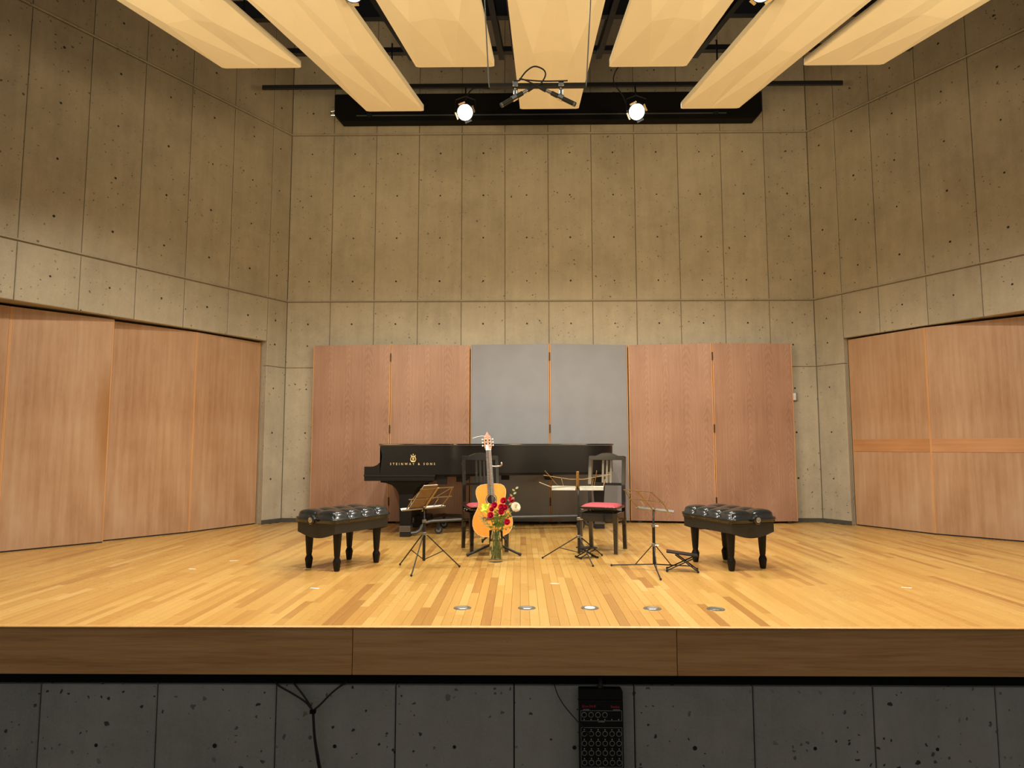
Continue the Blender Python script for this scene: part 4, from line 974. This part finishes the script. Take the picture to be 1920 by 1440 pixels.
# ------------------------------------------------------------------ vase and flowers
VX, VY = -0.230, 6.26
vt = thing('glass_vase', 'clear glass cylinder vase of flowers in front of the guitar', 'vase', (VX, VY, 0))
mb = MB(); mb.lathe([(0.050, 0.0015), (0.060, 0.004), (0.0615, 0.02), (0.0625, 0.276), (0.0610, 0.279), (0.0590, 0.276), (0.0585, 0.026), (0.05, 0.020), (0.002, 0.020)], 32); mb.build('glass', glassy('clear_glass', (0.97, 1.0, 0.98)), vt, smooth=True)
mb = MB(); mb.lathe([(0.002, 0.0215), (0.0570, 0.0215), (0.0580, 0.03), (0.0580, 0.185), (0.002, 0.185)], 28); mb.build('water', glassy('water', (0.95, 1.0, 0.95), 1.33), vt, smooth=True)
GREEN = simple('stem_green', (0.11, 0.22, 0.035), 0.5); GREEN2 = simple('leaf_green', (0.20, 0.36, 0.10), 0.5, var=0.3)
SILVER = simple('silver_leaf', (0.66, 0.74, 0.56), 0.6, var=0.15); LIME = simple('lime_petals', (0.62, 0.76, 0.05), 0.5, var=0.12)
ROSEM = simple('rose_petals', (0.62, 0.010, 0.070), 0.5, var=0.35, scale=60); MUM = simple('cream_petals', (0.86, 0.80, 0.62), 0.6, var=0.08)
def at_v(px, py, dy=0.0):                     # metres right of the vase axis, metres up
    return Vector(((px-930)*0.005+0.0, dy, (1053-py)*0.00502))
def stem_path(tip, k):
    a = 2.4*k; foot = Vector((0.035*cos(a), 0.035*sin(a), 0.026)); neck = Vector((-foot.x*0.45 + tip.x*0.18, -foot.y*0.45 + tip.y*0.18, 0.27))
    return [tuple(foot), tuple(foot.lerp(neck, 0.5)), tuple(neck), tuple(neck.lerp(tip, 0.6) + Vector((0, 0, 0.008))), tuple(tip)]
def leaf_mb(mb, base, d, L, W, bend=0.25):
    d = Vector(d).normalized(); side = d.cross(Vector((0.3, 1, 0.2))).normalized(); nor = side.cross(d)
    P = []
    for i in range(6):
        q = i/5; wv = W*sin(pi*min(0.98, q*0.92+0.05)); c = Vector(base) + d*L*q + nor*(-bend*L*q*q)
        P.append((c - side*wv, c + nor*0.1*W, c + side*wv))
    vs = [tuple(v) for r in P for v in r]; fs = []
    for i in range(5):
        for j in range(2): fs.append((i*3+j, i*3+j+1, (i+1)*3+j+1, (i+1)*3+j))
    mb.add(vs, fs)
def bloom(mb, c, R, layers, open_=0.6, face=(0, -1, 0.5)):
    q = Vector(face).to_track_quat('Z', 'Y').to_matrix().to_4x4(); q.translation = c
    for li, (np_, rr, tilt) in enumerate(layers):
        for k in range(np_):
            a = 2*pi*k/np_ + li*0.7 + random.uniform(-0.12, 0.12); vs = []
            for i in range(4):
                s = i/3
                for j in (-1, 0, 1):
                    w_ = rr*R*(0.35 + 0.55*sin(pi*(0.15+0.75*s)))*j*0.75
                    rad = rr*R*(0.18 + 0.82*s*sin(tilt)) ; z = rr*R*(s*cos(tilt)*1.1) - 0.15*R
                    rad -= abs(j)*0.10*R*rr
                    vs.append((cos(a)*rad - sin(a)*w_, sin(a)*rad + cos(a)*w_, z))
            fs = [(i*3+j, i*3+j+1, (i+1)*3+j+1, (i+1)*3+j) for i in range(3) for j in range(2)]
            mb.add(vs, fs, 0, q)
def mum_bloom(mb, c, R, face):
    q = Vector(face).to_track_quat('Z', 'Y').to_matrix().to_4x4(); q.translation = c
    N = 110
    for i in range(N):
        z = 1 - 1.15*(i+0.5)/N; a = i*2.39996; r = sqrt(max(0, 1-z*z))
        d = Vector((r*cos(a), r*sin(a), z*0.75)); L = R*(0.72+0.28*(1-max(0, z)))
        side = Vector((-sin(a), cos(a), 0))*R*0.10; tip = d*L
        base = d*R*0.22; mid = d*L*0.68 + Vector((0, 0, 0.05*R))
        mb.add([base-side*0.5, base+side*0.5, mid-side, mid+side, tip-side*0.35+Vector((0,0,0.06*R)), tip+side*0.35+Vector((0,0,0.06*R))], [(0,1,3,2),(2,3,5,4)], 0, q)
def lily_bloom(mb, c, R, face):
    q = Vector(face).to_track_quat('Z', 'Y').to_matrix().to_4x4(); q.translation = c
    for i in range(9):
        a = i*2*pi/9 + 0.25*(i % 2); el = 0.35 if i % 2 else 0.75; L = R*(1.05 if i % 2 else 0.9); vs = []
        for j in range(5):
            t_ = j/4; w_ = R*0.24*sin(pi*min(0.97, 0.12+0.85*t_)); rad = L*t_*cos(el); z = L*t_*sin(el) - 0.35*L*t_*t_
            for e in (-1, 0, 1): vs.append((cos(a)*rad - sin(a)*w_*e, sin(a)*rad + cos(a)*w_*e, z + abs(e)*0.05*R))
        mb.add(vs, [(j*3+e, j*3+e+1, (j+1)*3+e+1, (j+1)*3+e) for j in range(4) for e in (0, 1)], 0, q)
def flower(name, label, cat, tip, k, mat, R, layers, group=None, face=(0, -1, 0.5), leaves=2):
    t = thing(name, label, cat, (VX, VY, 0), 0, group); path = stem_path(tip, k)
    mb = MB(); mb.tube(path, 0.0024, 6); st = mb.build('stem', GREEN, t, smooth=True)
    mb = MB()
    if name == 'cream_chrysanthemum': mum_bloom(mb, tip, R, face); mb.ball(tuple(tip), R*0.30, 5)
    elif name == 'lime_lily': lily_bloom(mb, tip, R, face)
    else: bloom(mb, tip, R, layers, 0.6, face); mb.ball(tuple(tip), R*0.40, 5)
    mb.build('bloom', mat, t, smooth='all')
    mb = MB(); mb.lathe([(0.002, -0.014), (0.007, -0.006), (0.009, 0.0)], 8, 0, Matrix.Translation(tip)); mb.build('calyx', GREEN2, t)
    for i in range(leaves):
        b_ = Vector(path[2]).lerp(Vector(path[4]), 0.25+0.35*i); mb = MB(); a = 2.0*k + 2.6*i
        leaf_mb(mb, b_, (cos(a), sin(a)*0.6-0.3, 0.5), 0.045, 0.011); mb.build('leaf', GREEN2, t, smooth='all')
    return t
ROSE_L = [(3, 0.55, 0.15), (4, 0.75, 0.35), (5, 0.95, 0.65), (6, 1.05, 1.0)]
RG = 'red roses in the vase'
roses = [(944.4, 944.0, -0.03, 'topmost red rose, left of the cream flower'), (928, 952, -0.045, 'red rose just below the sound hole'), (958.5, 942.5, 0.01, 'red rose behind the cream flower'),
         (940.5, 955, -0.05, 'left one of the two touching red roses in the middle of the bunch'), (947, 956, -0.045, 'right one of the two touching red roses in the middle of the bunch'),
         (940, 963.5, -0.06, 'red rose right below the two touching roses'), (922.5, 959.5, -0.04, 'smallest red rose beside the lime-yellow flower'),
         (921, 969.5, -0.065, 'large red rose low at the left over the vase rim'), (950.5, 982, -0.05, 'lowest red rose, drooping right over the guitar edge')]
for i, (px, py, dy, lab) in enumerate(roses):
    flower('red_rose', lab, 'rose', at_v(px, py, dy), i+1, ROSEM, 0.024 if i in (6,) else 0.033, ROSE_L, RG, (random.uniform(-0.4,0.4), -1, 0.5))
flower('cream_chrysanthemum', 'large cream-white chrysanthemum at the right of the bunch', 'flower', at_v(966, 955, -0.02), 11, MUM, 0.048, [(6, 0.5, 0.2), (10, 0.72, 0.55), (12, 0.92, 0.85), (14, 1.05, 1.15), (14, 1.08, 1.45)], None, (0.35, -1, 0.45))
flower('lime_lily', 'lime-yellow flower at the left of the bunch', 'flower', at_v(911, 957, -0.03), 12, LIME, 0.060, [(3, 0.7, 0.4), (6, 1.0, 0.9), (6, 1.15, 1.25)], None, (-0.5, -1, 0.45))
def sprig(name, label, tip, k, n, mat, L, W, droop=0.0):
    t = thing(name, label, 'foliage', (VX, VY, 0)); path = stem_path(tip, k)
    mb = MB(); mb.tube(path, 0.0018, 6); mb.build('stem', GREEN, t, smooth=True)
    P = [Vector(p) for p in path]; tan = (P[4]-P[3]).normalized()
    for i in range(n):
        q = 0.30 + 0.70*i/(n-1); b_ = P[2].lerp(P[4], q) if q < 1 else P[4]
        s = 1 if i % 2 else -1; d = tan*0.8 + Vector((s*0.8, -0.25, -droop))
        mb = MB(); leaf_mb(mb, b_, d, L*(1.1-0.4*q), W); mb.build('leaf', mat, t, smooth='all')
    return t
sprig('silver_sprig', 'pale silver-leaved sprig standing highest at the right of the bunch', at_v(966, 922, 0.0), 13, 12, SILVER, 0.048, 0.010)
sprig('silver_sprig', 'pale silver-leaved sprig drooping low at the left of the bunch', at_v(902, 972, -0.03), 14, 9, SILVER, 0.044, 0.008, 0.15)
sprig('green_sprig', 'leafy green sprig in the middle just over the vase rim', at_v(931, 962, -0.055), 15, 10, GREEN2, 0.040, 0.012)
sprig('green_sprig', 'leafy green sprig right of the middle under the roses', at_v(944, 972, -0.05), 16, 10, GREEN2, 0.044, 0.013, 0.3)
sprig('green_sprig', 'yellow-green filler sprig beneath the cream flower', at_v(956, 962, -0.03), 17, 11, simple('filler_green', (0.42, 0.46, 0.16), 0.6, var=0.3), 0.034, 0.008, 0.1)
sprig('green_sprig', 'thin green bud stem hanging at the far right low', at_v(962, 988, -0.05), 18, 6, GREEN2, 0.026, 0.007, 0.6)
sprig('grass_blade', 'pale long grass blades sticking out at the upper left', at_v(896, 954, -0.03), 19, 5, simple('pale_grass', (0.74, 0.72, 0.42), 0.6), 0.06, 0.003, 0.0)
# stems and leaves packed inside the glass
st = MB()
for i in range(26):
    a = random.uniform(0, 2*pi); r = random.uniform(0.01, 0.048); z = random.uniform(0.03, 0.13)
    leaf_mb(st, (r*cos(a), r*sin(a), z), (random.uniform(-0.5,0.5), random.uniform(-0.5,0.5), 1), 0.05, 0.006)
o = st.build('cut_leaves', GREEN2, smooth='all'); o.location = (VX, VY, 0); tag(o, 'tangle of cut leaves and stems inside the glass vase', 'foliage', None, 'stuff')

# ------------------------------------------------------------------ floor plates, tape marks, wall switch
PLATE = simple('grey_plate_metal', (0.22, 0.21, 0.17), 0.4, 0.7); PLATE2 = simple('bright_plate_metal', (0.62, 0.60, 0.55), 0.3, 0.8)
names = ['leftmost of the five round metal floor plates', 'second from left of the five round metal floor plates', 'middle round floor plate, the brightest', 'fourth from left of the five round floor plates', 'rightmost of the five round metal floor plates']
for (px, py), lab, i in zip(((-0.383, 4.495), (0.036, 4.498), (0.445, 4.502), (0.847, 4.490), (1.253, 4.479)), names, range(5)):
    t = thing('floor_plate', lab, 'floor plate', (px, py, 0.0), 0, 'round metal floor plates')
    mb = MB(); mb.lathe([(0.058, 0.0003), (0.056, 0.003), (0.045, 0.0035), (0.043, 0.0022), (0.002, 0.0022)], 28); mb.build('ring', PLATE, t, smooth=True)
    mb = MB(); mb.lathe([(0.034, 0.0024), (0.032, 0.0042), (0.002, 0.0046)], 22); mb.build('cap', WHITE if i == 2 else (PLATE2 if i < 4 else PLATE), t, smooth=True)
TAPE = simple('white_tape', (0.82, 0.80, 0.74), 0.6)
for (px, py), lab in zip(((-1.531, 5.096), (-2.824, 5.870), (-2.643, 6.288), (0.255, 5.274), (2.852, 5.147)),
                         ('white tape mark in front of the left bench', 'white tape mark far left, nearer of two', 'white tape mark far left, farther of two', 'white tape mark in front of the middle stand', 'white tape mark at the far right')):
    mb = MB(); mb.box((-0.034, -0.010, 0.0004), (0.034, 0.010, 0.0012)); o = mb.build('tape_mark', TAPE); o.location = (px, py, 0); o.rotation_euler = (0, 0, random.uniform(-0.3, 0.3))
    tag(o, lab, 'tape mark', 'white tape marks on the stage')
t = thing('wall_switch', 'small white wall switch on a grey box right of the right screen', 'switch', (3.80, YB, 1.726))
mb = MB(); mb.box((-0.035, -0.04, -0.052), (0.052, -0.002, 0.052)); mb.build('back_box', STEEL, t, bevel=0.003)
mb = MB(); mb.box((-0.034, -0.050, -0.048), (0.022, -0.041, 0.048)); mb.build('cover_plate', WHITE, t, bevel=0.002)
mb = MB(); mb.box((-0.018, -0.056, -0.004), (0.006, -0.0505, 0.022)); mb.build('rocker', WHITE, t, bevel=0.001)

# ------------------------------------------------------------------ stage box and cables on the apron
t = thing('stage_box', 'black audio stage box with rows of round sockets on the concrete apron', 'stage box', (0.456, 4.084, -0.347))
BOXM = simple('black_panel_paint', (0.006, 0.006, 0.006), 0.5, spec=0.25); LINE = simple('white_print', (0.60, 0.60, 0.58), 0.6); REDP = simple('red_print', (0.60, 0.03, 0.06), 0.6)
mb = MB(); mb.box((-0.126, -0.058, -0.60), (0.126, -0.002, -0.060)); body = mb.build('body', BOXM, t, bevel=0.003)
mb = MB(); mb.prism([(-0.126, -0.058), (-0.126, 0.0), (0.116, 0.0), (0.126, -0.012), (0.126, -0.058)], -0.050, -0.002); mb.build('cable_hood', BOXM, t)
FY = -0.0585
text_mesh('lettering', 'Elco-24-8', 0.019, REDP, t, Matrix.Translation((-0.070, FY, -0.092)) @ Matrix.Rotation(pi/2, 4, 'X'), 0.0003, 1.05)
text_mesh('lettering', 'Snake', 0.021, REDP, t, Matrix.Translation((0.080, FY, -0.094)) @ Matrix.Rotation(pi/2, 4, 'X'), 0.0003, 1.05)
for tx, x, z in (('RETURNS', -0.085, -0.110), ('MONITOR', 0.088, -0.111), ('OUTPUTS', 0.0, -0.177), ('INPUTS', 0.0, -0.430)):
    text_mesh('lettering', tx, 0.0085, LINE, t, Matrix.Translation((x, FY, z)) @ Matrix.Rotation(pi/2, 4, 'X'), 0.0003)
def rect_line(x0, x1, z0, z1):
    mb = MB(); w_ = 0.0010
    for a, b in (((x0, z0), (x1, z0+w_)), ((x0, z1-w_), (x1, z1)), ((x0, z0+w_), (x0+w_, z1-w_)), ((x1-w_, z0+w_), (x1, z1-w_))):
        mb.box((a[0], FY, a[1]), (b[0], FY+0.0004, b[1]))
    mb.build('printed_frame', LINE, t)
rect_line(-0.117, 0.118, -0.172, -0.115); rect_line(-0.117, 0.118, -0.425, -0.208)
sk = MB(); RX = Matrix.Rotation(pi/2, 4, 'X')
sk.lathe([(0.0150, 0.0), (0.0155, 0.002), (0.0125, 0.003), (0.0115, 0.0012)], 18, 0, RX)
sk_me = sk.mesh('socket', True); sk_me.materials.append(simple('socket_rim', (0.26, 0.26, 0.25), 0.4, 0.6))
hl = MB(); hl.lathe([(0.0115, 0.0005), (0.0112, 0.0013), (0.002, 0.0012)], 14, 0, RX); hl_me = hl.mesh('socket_core', True); hl_me.materials.append(BLACKWALL)
nm = MB(); nm.lathe([(0.0032, 0.0001), (0.0030, 0.0006), (0.0008, 0.0007)], 8, 0, RX); nm_me = nm.mesh('number_dot', True); nm_me.materials.append(LINE)
def put(me, name, x, z, par=t):
    o = bpy.data.objects.new(name, me); C.objects.link(o); o.parent = par; o.location = (x, FY, z); return o
for i in range(6):
    x = -0.098 + 0.0395*i
    if i < 4: put(sk_me, 'socket', x, -0.138); put(hl_me, 'socket_core', x, -0.138)
    put(nm_me, 'number_dot', x, -0.164)
    for j in range(4):
        z = -0.242 - 0.0525*j; put(sk_me, 'socket', x, z); put(hl_me, 'socket_core', x, z); put(nm_me, 'number_dot', x, z+0.022)
mb = MB(); mb.tube([(0.02, 0.10, 0.06), (0.012, 0.05, 0.045), (0.004, 0.0, 0.03), (0.0, -0.025, 0.004), (-0.001, -0.03, -0.012)], 0.0125, 10); mb.build('trunk_cable', RUBBER, t, smooth=True)
mb = MB(); mb.lathe([(0.018, 0.0), (0.020, 0.010), (0.014, 0.014)], 12, 0, Matrix.Translation((-0.001, -0.028, -0.001))); mb.build('cable_gland', STEEL_BLACK, t)
mb = MB(); mb.cable([(0.191, 4.10, -0.33), (0.195, 4.062, -0.346), (0.215, 4.05, -0.395), (0.252, 4.035, -0.447), (0.31, 4.010, -0.505), (0.360, 4.005, -0.555), (0.376, 4.012, -0.577)], 0.0030, 8)
mic_c = mb.build('audio_cable', RUBBER, smooth=True); tag(mic_c, 'thin black cable plugged into the stage box', 'cable')
mb = MB(); mb.tube([(0.370, 4.006, -0.570), (0.387, 4.0165, -0.588)], 0.0085, 10); mb.build('plug', STEEL_BLACK, mic_c)
mb = MB()
J = (-1.205, 4.03, -0.471)
for P in ([(-1.45, 4.10, -0.335), (-1.41, 4.064, -0.348), (-1.34, 4.046, -0.375), (-1.25, 4.038, -0.425), J], [(-1.345, 4.10, -0.335), (-1.312, 4.064, -0.349), (-1.27, 4.046, -0.385), (-1.225, 4.038, -0.44), J], [(-1.03, 4.10, -0.335), (-1.065, 4.062, -0.350), (-1.11, 4.045, -0.385), (-1.165, 4.037, -0.44), J],
          [J, (-1.200, 4.03, -0.53), (-1.192, 4.03, -0.62), (-1.170, 4.03, -0.75), (-1.145, 4.03, -0.90), (-1.12, 4.03, -1.48)], [(-1.199, 4.028, -0.471), (-1.194, 4.028, -0.54), (-1.185, 4.03, -0.63), (-1.160, 4.03, -0.75), (-1.135, 4.03, -0.90), (-1.10, 4.03, -1.48)]):
    mb.cable(P, 0.0055, 8)
cb = mb.build('cable_bundle', RUBBER, smooth=True); tag(cb, 'three black cables tied together and hanging down the concrete apron', 'cable')
mb = MB(); mb.cbox((-1.203, 4.029, -0.474), (0.034, 0.026, 0.022)); mb.build('cable_tie', BLACKWALL, cb, bevel=0.005)
